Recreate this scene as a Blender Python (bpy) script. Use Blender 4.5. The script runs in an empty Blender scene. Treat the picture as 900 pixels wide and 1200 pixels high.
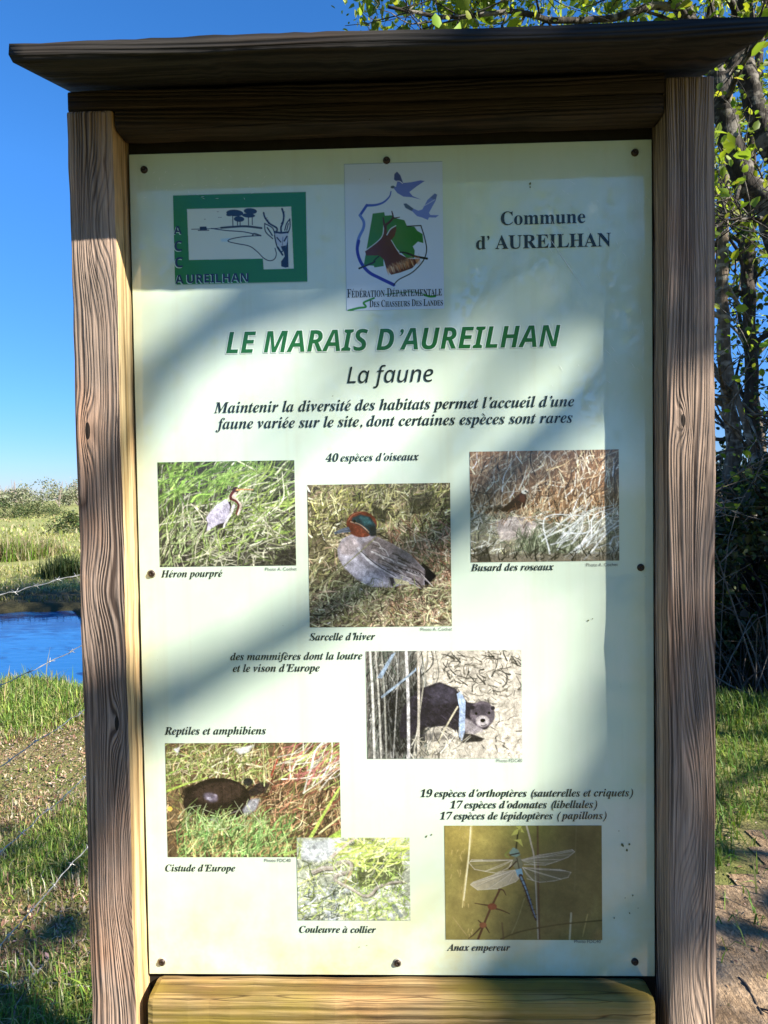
import bpy, bmesh, math, random
import numpy as np
from mathutils import Vector, Matrix

sc = bpy.context.scene
COL = sc.collection
R = math.radians

# ------------------------------------------------------------------ camera
CAM = np.array([0.0127, -0.9978, 1.5981]); F_PX = 756.4
YAW, PITCH, ROLL = -0.0264, -0.0265, -0.0149
def cam_axes():
    fwd = Vector((math.sin(YAW)*math.cos(PITCH), math.cos(YAW)*math.cos(PITCH), math.sin(PITCH)))
    r0 = Vector((math.cos(YAW), -math.sin(YAW), 0)); u0 = r0.cross(fwd)
    c, s = math.cos(ROLL), math.sin(ROLL)
    return c*r0 + s*u0, -s*r0 + c*u0, fwd
RT, UP, FW = cam_axes()
cd = bpy.data.cameras.new('camera'); cam = bpy.data.objects.new('camera', cd); COL.objects.link(cam)
m = Matrix.Identity(4)
for i, a in enumerate((RT, UP, -FW)):
    for j in range(3): m[j][i] = a[j]
m.translation = Vector(CAM); cam.matrix_world = m
cd.sensor_fit = 'VERTICAL'; cd.sensor_height = 36; cd.lens = 36*F_PX/1200
cd.clip_start = .02; cd.clip_end = 3000
sc.camera = cam
def at(u, v, y):
    """world point seen at photo pixel (u, v) on the vertical plane at distance y"""
    d = FW + RT*((u-450)/F_PX) - UP*((v-600)/F_PX)
    t = (y-CAM[1])/d.y
    return Vector(CAM) + d*t

# ------------------------------------------------------------------ light
AZ, EL = R(60.3), R(34.0)                       # sun: to the right of the board's normal, behind the viewer
S = Vector((math.sin(AZ)*math.cos(EL), -math.cos(AZ)*math.cos(EL), math.sin(EL)))
w = bpy.data.worlds.new('World'); sc.world = w; w.use_nodes = True
wn = w.node_tree; bg = wn.nodes['Background']
sky = wn.nodes.new('ShaderNodeTexSky'); sky.sky_type = 'NISHITA'; sky.sun_disc = False
sky.sun_elevation = EL; sky.sun_rotation = math.atan2(S.x, S.y)
sky.air_density = 0.9; sky.dust_density = 0.0; sky.ozone_density = 3.0; sky.altitude = 0
hs = wn.nodes.new('ShaderNodeHueSaturation'); hs.inputs['Saturation'].default_value = 1.25
wc = wn.nodes.new('ShaderNodeTexCoord'); ws = wn.nodes.new('ShaderNodeSeparateXYZ'); wr = wn.nodes.new('ShaderNodeValToRGB'); wm = wn.nodes.new('ShaderNodeMix')
wr.color_ramp.elements[0].color = (.30, .345, .56, 1); wr.color_ramp.elements[1].color = (.80, .98, 1.16, 1); wr.color_ramp.elements[1].position = .42   # clear, dry air: less white at the horizon
e_ = wr.color_ramp.elements.new(.14); e_.color = (.44, .60, .88, 1)
wm.data_type = 'RGBA'; wm.blend_type = 'MULTIPLY'; wm.inputs[0].default_value = 1
wn.links.new(wc.outputs['Generated'], ws.inputs[0]); wn.links.new(ws.outputs[2], wr.inputs[0])
wn.links.new(sky.outputs[0], hs.inputs['Color']); wn.links.new(hs.outputs[0], wm.inputs[6]); wn.links.new(wr.outputs[0], wm.inputs[7]); wn.links.new(wm.outputs[2], bg.inputs['Color'])
bg.inputs['Strength'].default_value = 0.080
sl = bpy.data.lights.new('sun', 'SUN'); so = bpy.data.objects.new('sun', sl); COL.objects.link(so)
sl.energy = 5.0; sl.angle = R(0.53); sl.color = (1, .93, .81)
so.rotation_euler = (-S).to_track_quat('-Z', 'Y').to_euler(); so.location = S*30
sc.view_settings.view_transform = 'Standard'; sc.view_settings.look = 'None'
sc.view_settings.exposure = 1.50; sc.view_settings.gamma = 1; sc.view_settings.use_curve_mapping = False
sc.render.engine = 'CYCLES'; sc.cycles.max_bounces = 6; sc.cycles.transparent_max_bounces = 6
sc.cycles.diffuse_bounces = 3; sc.cycles.glossy_bounces = 3; sc.cycles.caustics_reflective = False; sc.cycles.caustics_refractive = False

# ------------------------------------------------------------------ helpers
def lin(c):
    c = np.asarray(c, float)/255.0
    return np.where(c <= .04045, c/12.92, ((c+.055)/1.055)**2.4)
def tag(o, label=None, cat=None, group=None, kind=None):
    for k, v in (('label', label), ('category', cat), ('group', group), ('kind', kind)):
        if v: o[k] = v
    return o
def empty(name, loc=(0, 0, 0)):
    o = bpy.data.objects.new(name, None); o.empty_display_size = .1; COL.objects.link(o); o.location = loc
    return o
def mesh(name, V, faces, mats, parent=None, mi=None, col=None, smooth=False):
    """V: (n,3); faces: list of int arrays (k,3)/(k,4)/...; mi: list of material indices per block; col: (n,3) linear"""
    V = np.asarray(V, np.float32)
    faces = [np.asarray(f, np.int32) for f in faces if len(f)]
    me = bpy.data.meshes.new(name)
    me.vertices.add(len(V)); me.vertices.foreach_set('co', V.ravel())
    nl = sum(f.size for f in faces); nf = sum(len(f) for f in faces)
    me.loops.add(nl); me.polygons.add(nf)
    me.loops.foreach_set('vertex_index', np.concatenate([f.ravel() for f in faces]))
    tot = np.concatenate([np.full(len(f), f.shape[1], np.int32) for f in faces])
    me.polygons.foreach_set('loop_start', np.concatenate([[0], np.cumsum(tot)[:-1]]).astype(np.int32))
    if mi is not None:
        me.polygons.foreach_set('material_index', np.concatenate([np.full(len(f), k, np.int32) if np.isscalar(k) else np.asarray(k, np.int32) for f, k in zip(faces, mi)]))
    if smooth: me.polygons.foreach_set('use_smooth', np.ones(nf, bool))
    me.update(calc_edges=True); me.validate()
    if col is not None:
        a = me.color_attributes.new('col', 'FLOAT_COLOR', 'POINT')
        a.data.foreach_set('color', np.concatenate([np.asarray(col, np.float32), np.ones((len(V), 1), np.float32)], 1).ravel())
    for mm in (mats if isinstance(mats, (list, tuple)) else [mats]): me.materials.append(mm)
    o = bpy.data.objects.new(name, me); COL.objects.link(o)
    if parent is not None: o.parent = parent
    return o
def from_bm(name, bm, mats, parent=None, smooth=False):
    me = bpy.data.meshes.new(name); bm.to_mesh(me); bm.free()
    for mm in (mats if isinstance(mats, (list, tuple)) else [mats]): me.materials.append(mm)
    if smooth:
        for p in me.polygons: p.use_smooth = True
    o = bpy.data.objects.new(name, me); COL.objects.link(o)
    if parent is not None: o.parent = parent
    return o
class MB:
    def __init__(s): s.v = []; s.q = []; s.t = []; s.n = 0
    def add(s, V, Q=(), T=()):
        s.v.append(np.asarray(V, float))
        if len(Q): s.q.append(np.asarray(Q)+s.n)
        if len(T): s.t.append(np.asarray(T)+s.n)
        s.n += len(V)
    def tube(s, pts, rad, n=7, cap=True):
        P = np.asarray([tuple(p) for p in pts], float); k = len(P)
        rad = np.broadcast_to(np.asarray(rad, float), (k,))
        T = np.gradient(P, axis=0); T /= np.linalg.norm(T, axis=1, keepdims=True)+1e-9
        ref = np.array([0, 0, 1.]) if abs(T[0, 2]) < .9 else np.array([1., 0, 0])
        V = []
        a = np.arange(n)*2*math.pi/n
        for i in range(k):
            x = np.cross(T[i], ref); x /= np.linalg.norm(x)+1e-9; ref2 = np.cross(x, T[i]); ref = ref2
            V.append(P[i]+rad[i]*(np.cos(a)[:, None]*x+np.sin(a)[:, None]*ref2))
        V = np.concatenate(V)
        Q = [(i*n+j, i*n+(j+1) % n, (i+1)*n+(j+1) % n, (i+1)*n+j) for i in range(k-1) for j in range(n)]
        Tn = []
        if cap:
            V = np.concatenate([V, P[:1], P[-1:]])
            Tn = [(j, k*n, (j+1) % n) for j in range(n)] + [((k-1)*n+j, (k-1)*n+(j+1) % n, k*n+1) for j in range(n)]
        s.add(V, Q, Tn)
    def build(s, name, mats, parent=None, smooth=True):
        F = []
        if s.q: F.append(np.concatenate(s.q))
        if s.t: F.append(np.concatenate(s.t))
        return mesh(name, np.concatenate(s.v), F, mats, parent, smooth=smooth)
def spline(pts, n):
    P = np.asarray([tuple(p) for p in pts], float); k = len(P)
    if k == 2: return P[0]+(P[1]-P[0])*np.linspace(0, 1, n)[:, None]
    E = np.concatenate([[2*P[0]-P[1]], P, [2*P[-1]-P[-2]]])
    out = []
    for t in np.linspace(0, k-1-1e-6, n):
        i = int(t); f = t-i; a, b, c, d = E[i:i+4]
        out.append(.5*((2*b)+(-a+c)*f+(2*a-5*b+4*c-d)*f*f+(-a+3*b-3*c+d)*f**3))
    return np.array(out)
def sinnoise(x, y, seed, s=1.0):
    r = np.random.RandomState(seed); o = 0
    for k in range(7):
        a = r.uniform(0, 6.28); f = s*r.uniform(.5, 2.4); o = o + np.sin((x*math.cos(a)+y*math.sin(a))*f+r.uniform(0, 6.28))/ (1+.5*k)
    return o/3

# ------------------------------------------------------------------ node helpers
class NT:
    def __init__(s, name):
        s.m = bpy.data.materials.new(name); s.m.use_nodes = True; s.t = s.m.node_tree; s.t.nodes.clear()
        s.out = s.t.nodes.new('ShaderNodeOutputMaterial')
    def n(s, kind, **kw):
        nd = s.t.nodes.new('ShaderNode'+kind)
        for k, v in kw.items():
            if hasattr(nd, k) and k not in ('Scale',): setattr(nd, k, v)
            else: s.set(nd, k.replace('_', ' '), v)
        return nd
    def set(s, nd, key, v):
        sock = nd.inputs[key]
        if isinstance(v, bpy.types.NodeSocket): s.t.links.new(v, sock)
        else: sock.default_value = v
    def link(s, a, b): s.t.links.new(a, b)
    def math(s, op, a, b=0.0, clamp=False):
        nd = s.t.nodes.new('ShaderNodeMath'); nd.operation = op; nd.use_clamp = clamp
        s.set(nd, 0, a); s.set(nd, 1, b); return nd.outputs[0]
    def mix(s, f, a, b, bt='MIX'):
        nd = s.t.nodes.new('ShaderNodeMix'); nd.data_type = 'RGBA'; nd.blend_type = bt
        for sk, v in ((nd.inputs[0], f), (nd.inputs[6], a), (nd.inputs[7], b)):
            if isinstance(v, bpy.types.NodeSocket): s.t.links.new(v, sk)
            else: sk.default_value = v if np.isscalar(v) else tuple(v)+((1,) if len(v) == 3 else ())
        return nd.outputs[2]
    def noise(s, vec, scale, detail=2, rough=.5):
        nd = s.t.nodes.new('ShaderNodeTexNoise'); nd.inputs['Scale'].default_value = scale
        nd.inputs['Detail'].default_value = detail; nd.inputs['Roughness'].default_value = rough
        if vec is not None: s.link(vec, nd.inputs['Vector'])
        return nd.outputs[0]
    def obj(s): return s.n('TexCoord').outputs['Object']
    def mapping(s, vec, scale=(1, 1, 1), loc=(0, 0, 0), rot=(0, 0, 0)):
        nd = s.n('Mapping'); nd.inputs['Scale'].default_value = scale; nd.inputs['Location'].default_value = loc; nd.inputs['Rotation'].default_value = rot
        s.link(vec, nd.inputs[0]); return nd.outputs[0]
    def ramp(s, f, stops):
        nd = s.n('ValToRGB'); e = nd.color_ramp.elements
        while len(e) < len(stops): e.new(.5)
        for el, (p, c) in zip(e, stops):
            el.position = p; el.color = tuple(c)+(1,) if not np.isscalar(c) else (c, c, c, 1)
        s.link(f, nd.inputs[0]); return nd.outputs[0]
    def bump(s, h, strength, dist):
        nd = s.n('Bump'); nd.inputs['Strength'].default_value = strength; nd.inputs['Distance'].default_value = dist
        s.link(h, nd.inputs['Height']); return nd.outputs[0]
    def bsdf(s, color, rough=.8, normal=None, spec=.3, **kw):
        nd = s.n('BsdfPrincipled'); s.set(nd, 'Base Color', color if isinstance(color, bpy.types.NodeSocket) else tuple(color)+(1,))
        s.set(nd, 'Roughness', rough); s.set(nd, 'Specular IOR Level', spec)
        if normal is not None: s.link(normal, nd.inputs['Normal'])
        for k, v in kw.items(): s.set(nd, k, v)
        s.link(nd.outputs[0], s.out.inputs[0]); return nd

def wood(name, dark, light, pith=(0, 0), spacing=.006, warp=(.05, .06), seed=0, horiz=False, zs=1.1, algae=0, bump=.9, sharp=(.22, .6), knots=()):
    t = NT(name); v = t.obj()
    if horiz: v = t.mapping(v, rot=(0, R(90), 0))        # grain along x
    vs = t.mapping(v, (3, 3, zs), (seed*3.1, seed*1.7, seed*.9))
    n1 = t.math('SUBTRACT', t.noise(vs, 1.0, 2), .5)
    n2 = t.math('SUBTRACT', t.noise(t.mapping(vs, loc=(17, 5, 9)), 1.0, 2), .5)
    sp = t.n('SeparateXYZ'); t.link(v, sp.inputs[0])
    dx = t.math('ADD', t.math('SUBTRACT', sp.outputs[0], pith[0]), t.math('MULTIPLY', n1, warp[0]*2))
    dy = t.math('ADD', t.math('SUBTRACT', sp.outputs[1], pith[1]), t.math('MULTIPLY', n2, warp[1]*2))
    r = t.math('SQRT', t.math('ADD', t.math('MULTIPLY', dx, dx), t.math('MULTIPLY', dy, dy)))
    core = None
    for kx, kz, A_, sx, sz, cr in knots:                       # knots: the grain swings round them; some have a dark core
        qx = t.math('DIVIDE', t.math('SUBTRACT', sp.outputs[0], kx), sx); qz = t.math('DIVIDE', t.math('SUBTRACT', sp.outputs[2], kz), sz)
        d2 = t.math('ADD', t.math('MULTIPLY', qx, qx), t.math('MULTIPLY', qz, qz)); g = t.math('POWER', 2.71828, t.math('MULTIPLY', d2, -1.0))
        r = t.math('ADD', r, t.math('MULTIPLY', g, A_))
        if cr:
            c1 = t.math('GREATER_THAN', g, 1-cr); core = c1 if core is None else t.math('MAXIMUM', core, c1)
    fine = t.noise(t.mapping(v, (70, 70, 7)), 1.0, 4, .65)
    var = t.noise(t.mapping(v, (24, 24, 1.3), (3, seed, 1)), 1.0, 3)
    ph = t.math('ADD', t.math('MULTIPLY', r, 2*math.pi/spacing), t.math('MULTIPLY', fine, 2.6))
    ph = t.math('ADD', ph, t.math('MULTIPLY', var, 17.0))
    ph = t.math('ADD', ph, t.math('MULTIPLY', t.math('SINE', t.math('MULTIPLY', r, 2*math.pi/(spacing*4.3))), 2.0))
    wv = t.math('ADD', t.math('MULTIPLY', t.math('SINE', ph), .5), .5)
    fib = t.noise(t.mapping(v, (480, 480, 10)), 1.0, 4, .7)
    str_ = t.noise(t.mapping(v, (170, 170, 1.6), (seed, 1, 3)), 1.0, 3, .6)
    c = t.ramp(wv, [(0, dark), (sharp[0], tuple(np.array(dark)*.5+np.array(light)*.5)), (sharp[1], light), (1, tuple(np.array(light)*1.08))])
    fade = t.noise(t.mapping(v, (30, 30, 1.6), (seed, 9, 2)), 1.0, 2)
    wv = t.math('ADD', wv, t.math('MULTIPLY', t.math('SUBTRACT', fade, .44), 2.3), True)
    c = t.ramp(wv, [(0, dark), (sharp[0], tuple(np.array(dark)*.5+np.array(light)*.5)), (sharp[1], light), (1, tuple(np.array(light)*1.08))])
    c = t.mix(.7, c, t.ramp(fib, [(.3, .42), (.68, 1.2)]), 'MULTIPLY')
    c = t.mix(.9, c, t.ramp(str_, [(.34, .34), (.47, .92), (.7, 1.22)]), 'MULTIPLY')
    big = t.noise(t.mapping(v, (9, 9, 2.2), (seed, 2, 5)), 1.0, 3)
    c = t.mix(.6, c, t.ramp(big, [(.3, (.62, .58, .56)), (.7, (1.12, 1.08, 1.0))]), 'MULTIPLY')
    gp_ = t.noise(t.mapping(v, (5, 5, 3.1), (seed, 6, 1)), 1.0, 4, .6)          # greyed and rusty patches
    c = t.mix(.8, c, t.ramp(gp_, [(.34, (1.18, .92, .74)), (.5, (1, 1, 1)), (.66, (.74, .78, .80))]), 'MULTIPLY')
    if core is not None: c = t.mix(core, c, (.02, .014, .010))
    if algae:
        al = t.ramp(t.noise(t.mapping(v, (9, 9, 5), (1, seed, 4)), 1.0, 4), [(.38, 0.0), (.6, 1.0)])
        c = t.mix(t.math('MULTIPLY', al, algae), c, (.25, .185, .03))
    # drying cracks
    ck = t.ramp(t.math('ABSOLUTE', t.math('SUBTRACT', t.noise(t.mapping(v, (48, 48, .55), (seed, 7, 0)), 1.0, 0), .5)), [(0, 0.0), (.010, 1.0)])
    c = t.mix(.8, c, t.mix(ck, (.25, .2, .18), (1, 1, 1)), 'MULTIPLY')
    h = t.math('ADD', t.math('MULTIPLY', wv, .75), t.math('MULTIPLY', fib, .35)); h = t.math('ADD', h, t.math('MULTIPLY', str_, .8))
    h = t.math('ADD', h, t.math('MULTIPLY', ck, .8))
    t.bsdf(c, .82, t.bump(h, bump, .0022), .25)
    return t.m
def vcol(name, rough=.6, spec=.3, trans=0.0, gain=1.0, bump=0):
    t = NT(name); a = t.n('VertexColor', layer_name='col').outputs[0]
    if trans:
        d = t.n('BsdfPrincipled'); t.link(a, d.inputs['Base Color']); t.set(d, 'Roughness', rough); t.set(d, 'Specular IOR Level', spec)
        tr = t.n('BsdfTranslucent'); t.link(t.mix(1.0, a, (1.35, 1.3, .55), 'MULTIPLY'), tr.inputs[0])
        mx = t.n('MixShader'); mx.inputs[0].default_value = trans
        t.link(d.outputs[0], mx.inputs[1]); t.link(tr.outputs[0], mx.inputs[2]); t.link(mx.outputs[0], t.out.inputs[0])
    else: t.bsdf(a, rough, None, spec)
    return t.m
def plain(name, col, rough=.6, spec=.3, **kw):
    t = NT(name); v = t.obj()
    c = t.mix(.35, col, t.ramp(t.noise(v, 60, 4), [(.3, .5), (.7, 1.3)]), 'MULTIPLY')
    t.bsdf(c, rough, None, spec, **kw); return t.m
def bark(name, c0, c1, scale=1.0, blotch=None):
    t = NT(name); v = t.obj()
    n = t.noise(t.mapping(v, (22*scale, 22*scale, 6*scale)), 1.0, 5, .65)
    c = t.ramp(n, [(.3, c0), (.68, c1)])
    if blotch:
        b = t.ramp(t.noise(t.mapping(v, (9, 9, 14)), 1.0, 4), [(.5, 0.0), (.62, 1.0)])
        c = t.mix(b, c, blotch)
    t.bsdf(c, .9, t.bump(n, .8, .02), .2); return t.m

M_LEAF = vcol('spring leaf', .45, .4, .5)
M_DARKLEAF = vcol('dark leaf', .5, .35, .22)
M_GRASS = vcol('grass blade', .55, .3, .35)
M_LITTER = vcol('dead leaf', .8, .2, .1)
M_BARKM = bark('mottled bark', (.010, .008, .007), (.055, .047, .040), 1.2, (.17, .155, .135))
M_BARK = bark('grey bark', (.05, .038, .028), (.22, .175, .135), 1.0, (.33, .30, .26))
M_BARKD = bark('dark bark', (.025, .02, .017), (.10, .08, .065))
M_TWIG = bark('twig bark', (.06, .05, .04), (.19, .16, .13))
M_STRAW = plain('dry stems', (.30, .25, .18), .8)
M_WIRE = plain('galvanised wire', (.46, .45, .43), .42, .5, Metallic=.55)

# ------------------------------------------------------------------ setting: ground, water, path
WATER = -.36
def sstep(a, b, x):
    t = np.clip((x-a)/(b-a), 0, 1); return t*t*(3-2*t)
def gz(x, y):
    x = np.asarray(x, float); y = np.asarray(y, float)
    near = 4.75+.25*np.sin(x*1.3)+.12*np.sin(x*3.7+1)
    far = 9.75+.40*np.sin(x*.9+2)+.22*np.sin(x*2.9)+.10*np.sin(x*7.3)
    marsh = -.24+.05*sinnoise(x, y, 4, .8)+.10*sinnoise(x, y, 9, .13)*sstep(12, 30, y)
    bump = .018*sinnoise(x, y, 2, 2.2)+.006*sinnoise(x, y, 3, 9)
    z = bump*(1-sstep(5, 7, y)) + marsh*sstep(5.4, 8, y)
    inx = 1-sstep(2.0, 4.2, x)                                  # the pond ends before the thicket
    pond = sstep(near-.7, near+.55, y)*(1-sstep(far-.25, far+.2, y))*inx
    return z - .62*pond
xs = np.unique(np.concatenate([np.linspace(-7, 7, 141), np.linspace(-30, 30, 61), np.linspace(-90, 90, 37), np.linspace(-900, 900, 25)]))
ys = np.unique(np.concatenate([np.linspace(-4, 13, 171), np.linspace(-14, 45, 90), np.linspace(45, 140, 30), np.linspace(-900, -14, 12), np.linspace(140, 1500, 14)]))
def grid(xs, ys, zf):
    X, Y = np.meshgrid(xs, ys); nx, ny = len(xs), len(ys)
    V = np.stack([X.ravel(), Y.ravel(), zf(X, Y).ravel()], 1)
    i = (np.arange(ny-1)[:, None]*nx+np.arange(nx-1)[None]).ravel()
    return V, np.stack([i, i+1, i+nx+1, i+nx], 1)
t = NT('marsh ground'); v = t.obj()
n_big = t.noise(v, .35, 4); n_mid = t.noise(v, 2.2, 5, .6); n_f = t.noise(v, 30, 5, .7)
c = t.ramp(n_mid, [(.3, (.06, .08, .02)), (.45, (.13, .145, .04)), (.58, (.22, .19, .08)), (.72, (.27, .21, .14))])
c = t.mix(.75, c, t.ramp(n_f, [(.3, .35), (.7, 1.5)]), 'MULTIPLY')
c = t.mix(t.ramp(n_big, [(.4, 0.0), (.6, .55)]), c, (.22, .23, .08))
spg = t.n('SeparateXYZ'); t.link(v, spg.inputs[0])
c = t.mix(t.ramp(t.math('MULTIPLY', spg.outputs[1], .02), [(.2, 0.0), (.36, .6)]), c, (.30, .31, .115))
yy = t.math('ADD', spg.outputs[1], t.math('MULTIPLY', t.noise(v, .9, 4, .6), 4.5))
mud_shade = t.math('MULTIPLY', t.ramp(t.math('MULTIPLY', yy, .05), [(.52, 0.0), (.57, 1.0), (.66, 1.0), (.74, 0.0)]), .85)  # far bank: some mud, mostly tree shade painted into the ground colour
c = t.mix(mud_shade, c, (.045, .038, .026))
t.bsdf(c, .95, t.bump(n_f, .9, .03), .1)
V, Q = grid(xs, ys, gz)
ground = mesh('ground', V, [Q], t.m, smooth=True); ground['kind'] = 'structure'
t = NT('pond water'); v = t.obj()
wv = t.noise(t.mapping(v, (2.0, 5.0, 1)), 1.4, 3)
t.bsdf((.012, .095, .26), .04, t.bump(wv, .10, .05), .55, IOR=1.33)
V, Q = grid(np.linspace(-60, 5, 30), np.linspace(4.2, 10.6, 12), lambda x, y: np.full_like(x, WATER))
water = mesh('pond_water', V, [Q], t.m); water['kind'] = 'structure'
# trodden sandy path in front of the board and to its right
def in_path(x, y):
    return ((x-3.4)/3.6)**2 + ((y+.35+.15*np.sin(2*x))/(2.55+.12*np.sin(5*x)+.1*np.sin(11*x+y)))**2
PX, PY = np.meshgrid(np.linspace(-1.2, 7.2, 130), np.linspace(-3.6, 2.9, 90))
t = NT('sandy path'); v = t.obj()
pn = t.noise(v, 5, 5, .65); pf = t.noise(v, 70, 5, .75); pst = t.noise(t.mapping(v, (60, 18, 30), rot=(0, 0, .7)), 1.0, 3, .7)
c = t.ramp(pn, [(.32, (.23, .15, .085)), (.5, (.39, .27, .165)), (.68, (.48, .345, .22))])
c = t.mix(.7, c, t.ramp(pf, [(.32, .35), (.68, 1.4)]), 'MULTIPLY')
c = t.mix(.6, c, t.ramp(pst, [(.35, .45), (.65, 1.3)]), 'MULTIPLY')
t.bsdf(c, .95, t.bump(t.math('ADD', pf, pst), .9, .02), .1)
nx, ny = 130, 90
inside = (in_path(PX, PY) < 1)
Vp = np.stack([PX.ravel(), PY.ravel(), (gz(PX, PY)+.006).ravel()], 1)
i = (np.arange(ny-1)[:, None]*nx+np.arange(nx-1)[None]).ravel(); Qp = np.stack([i, i+1, i+nx+1, i+nx], 1)
Qp = Qp[inside.ravel()[Qp].all(1)]
used = np.unique(Qp); rm = np.full(len(Vp), -1); rm[used] = np.arange(len(used))
path = mesh('path', Vp[used], [rm[Qp]], t.m, smooth=True); path['kind'] = 'structure'

# ------------------------------------------------------------------ vegetation helpers
def leaves(P, size, rng, flat=.6, aspect=.62, out=None):
    """leaf faces (folded diamonds) at points P -> V, T arrays"""
    n = len(P); size = np.broadcast_to(size, (n,))[:, None]
    d = rng.normal(size=(n, 3)); d[:, 2] -= .25; d /= np.linalg.norm(d, axis=1, keepdims=True)
    up = rng.normal(size=(n, 3))*(1-flat)+np.array([0, 0, 1.])*flat
    s = np.cross(d, up); s /= np.linalg.norm(s, axis=1, keepdims=True)+1e-9
    nr = np.cross(s, d)
    k = size*aspect*.5; fold = nr*size*.09
    V = np.stack([P, P+d*size*.22+s*k*.85+fold, P+d*size*.62+s*k*.95+fold, P+d*size, P+d*size*.62-s*k*.95+fold, P+d*size*.22-s*k*.85+fold], 1).reshape(-1, 3); k = np.arange(n)*6
    return V, np.concatenate([np.stack([k, k+1, k+2, k+3], 1), np.stack([k, k+3, k+4, k+5], 1)])
def pal(rng, n, cols, jit=.15):
    c = np.array(cols)[rng.randint(len(cols), size=n)]
    return c*np.exp(rng.normal(size=(n, 1))*jit)*np.exp(rng.normal(size=(n, 3))*jit*.3)
GREENS = [(.19, .27, .03), (.24, .32, .035), (.13, .20, .025), (.28, .33, .06), (.15, .22, .035)]
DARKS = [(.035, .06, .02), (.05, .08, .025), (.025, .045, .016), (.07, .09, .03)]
def crown(name, P, size, rng, cols, mat, parent, flat=.5, jit=.2):
    V, T = leaves(P, size, rng, flat)
    return mesh(name, V, [T], mat, parent, col=np.repeat(pal(rng, len(P), cols, jit), 6, axis=0))
def blades(P, h, wd, rng, lean=.5, cols=None, cfun=None):
    n = len(P); h = np.broadcast_to(h, (n,))*np.exp(rng.normal(size=n)*.3); a = rng.uniform(0, 2*math.pi, n)
    dr = np.stack([np.cos(a), np.sin(a), 0*a], 1); sd = np.stack([-np.sin(a), np.cos(a), 0*a], 1)
    le = np.abs(rng.normal(size=n))*lean; up = np.array([0, 0, 1.])
    wd = (np.broadcast_to(wd, (n,))*rng.uniform(.6, 1.3, n))[:, None]
    mid = P+up*(h*.55)[:, None]+dr*(h*le*.35)[:, None]; tip = P+up*(h*np.maximum(.12, 1-.35*le**2))[:, None]+dr*(h*le)[:, None]
    V = np.stack([P-sd*wd*.5, P+sd*wd*.5, mid+sd*wd*.45, mid-sd*wd*.45, tip], 1).reshape(-1, 3); k = np.arange(n)*5
    c = pal(rng, n, cols, .22) if cfun is None else cfun(P)
    return V, np.stack([k, k+1, k+2, k+3], 1), np.stack([k+3, k+2, k+4], 1), np.repeat(c, 5, axis=0)
def blade_mesh(name, sets, mat, parent=None):
    Vs, Qs, Ts, Cs = [], [], [], []; o = 0
    for V, Q, T, C in sets:
        Vs.append(V); Qs.append(Q+o); Ts.append(T+o); Cs.append(C); o += len(V)
    return mesh(name, np.concatenate(Vs), [np.concatenate(Qs), np.concatenate(Ts)], mat, parent, col=np.concatenate(Cs))
def grow(mb, base, dirn, length, r, rng, depth, tips, up=.15, wob=.35, kids=3, minr=.004, sides=5):
    """a crooked branch with side branches; end points go to tips"""
    n = 6; p = np.array(base, float); d = np.array(dirn, float); d /= np.linalg.norm(d); pts = [p.copy()]
    for i in range(n):
        d = d+rng.normal(size=3)*wob*.35+np.array([0, 0, up*.2]); d /= np.linalg.norm(d)
        p = p+d*length/n; pts.append(p.copy())
    rad = np.linspace(r, max(r*.35, minr*.6), n+1)
    mb.tube(pts, rad, sides if r > .02 else 4, cap=False)
    if depth == 0:
        for q in pts[2:]: tips.append(q)
        return
    for k in range(kids):
        j = rng.randint(2, n+1); b = pts[j]; ax = pts[j]-pts[j-1]; ax /= np.linalg.norm(ax)
        nd = ax*.7+rng.normal(size=3)*.65; nd[2] += up
        grow(mb, b, nd, length*rng.uniform(.45, .7), rad[j]*.62, rng, depth-1, tips, up, wob, kids, minr, sides)
def limbtree(name, label, limbs, seed, mat, leafcols, leafmat, leafn=6, leafsize=.07, spread=.16, twigs=10, twiglen=1.1, depth=2, kids=3, group=None, up=.15, cat='tree', start=.35, keep=None, thin=None):
    """limbs: list of (points, r0, r1); children 'trunk' and 'crown'"""
    rng = np.random.RandomState(seed); base = limbs[0][0][0]
    root = empty(name); tag(root, label, cat, group)
    mb = MB(); tips = []
    for pts, r0, r1 in limbs:
        n = max(8, 5*len(pts)); P = spline(pts, n); P[1:-1] += rng.normal(size=(n-2, 3))*r0*.12
        rad = np.linspace(r0, r1, n)*np.exp(rng.normal(size=n)*.05)
        mb.tube(P, rad, 9)
        for k in range(twigs):
            j = rng.randint(int(n*start), n); ax = P[min(j+1, n-1)]-P[j-1]; ax /= np.linalg.norm(ax)+1e-9
            d = ax*.5+rng.normal(size=3)*.7; d[2] += up
            L_, r_ = twiglen*rng.uniform(.6, 1.3), min(rad[j]*.5, .03)
            if thin is not None and thin(P[j]): L_, r_ = L_*.4, .007
            grow(mb, P[j], d, L_, r_, rng, depth-1, tips, up, .4, kids)
    mb.build('trunk', mat, root)
    tips = np.array(tips)
    if len(tips) and leafn:
        P = np.repeat(tips, leafn, axis=0)+rng.normal(size=(len(tips)*leafn, 3))*spread
        P = P[rng.uniform(size=len(P)) < .85]
        if keep is not None: P = P[keep(P)]
        crown('crown', P, leafsize*np.exp(rng.normal(size=len(P))*.42), rng, leafcols, leafmat, root)
    return root
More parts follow.
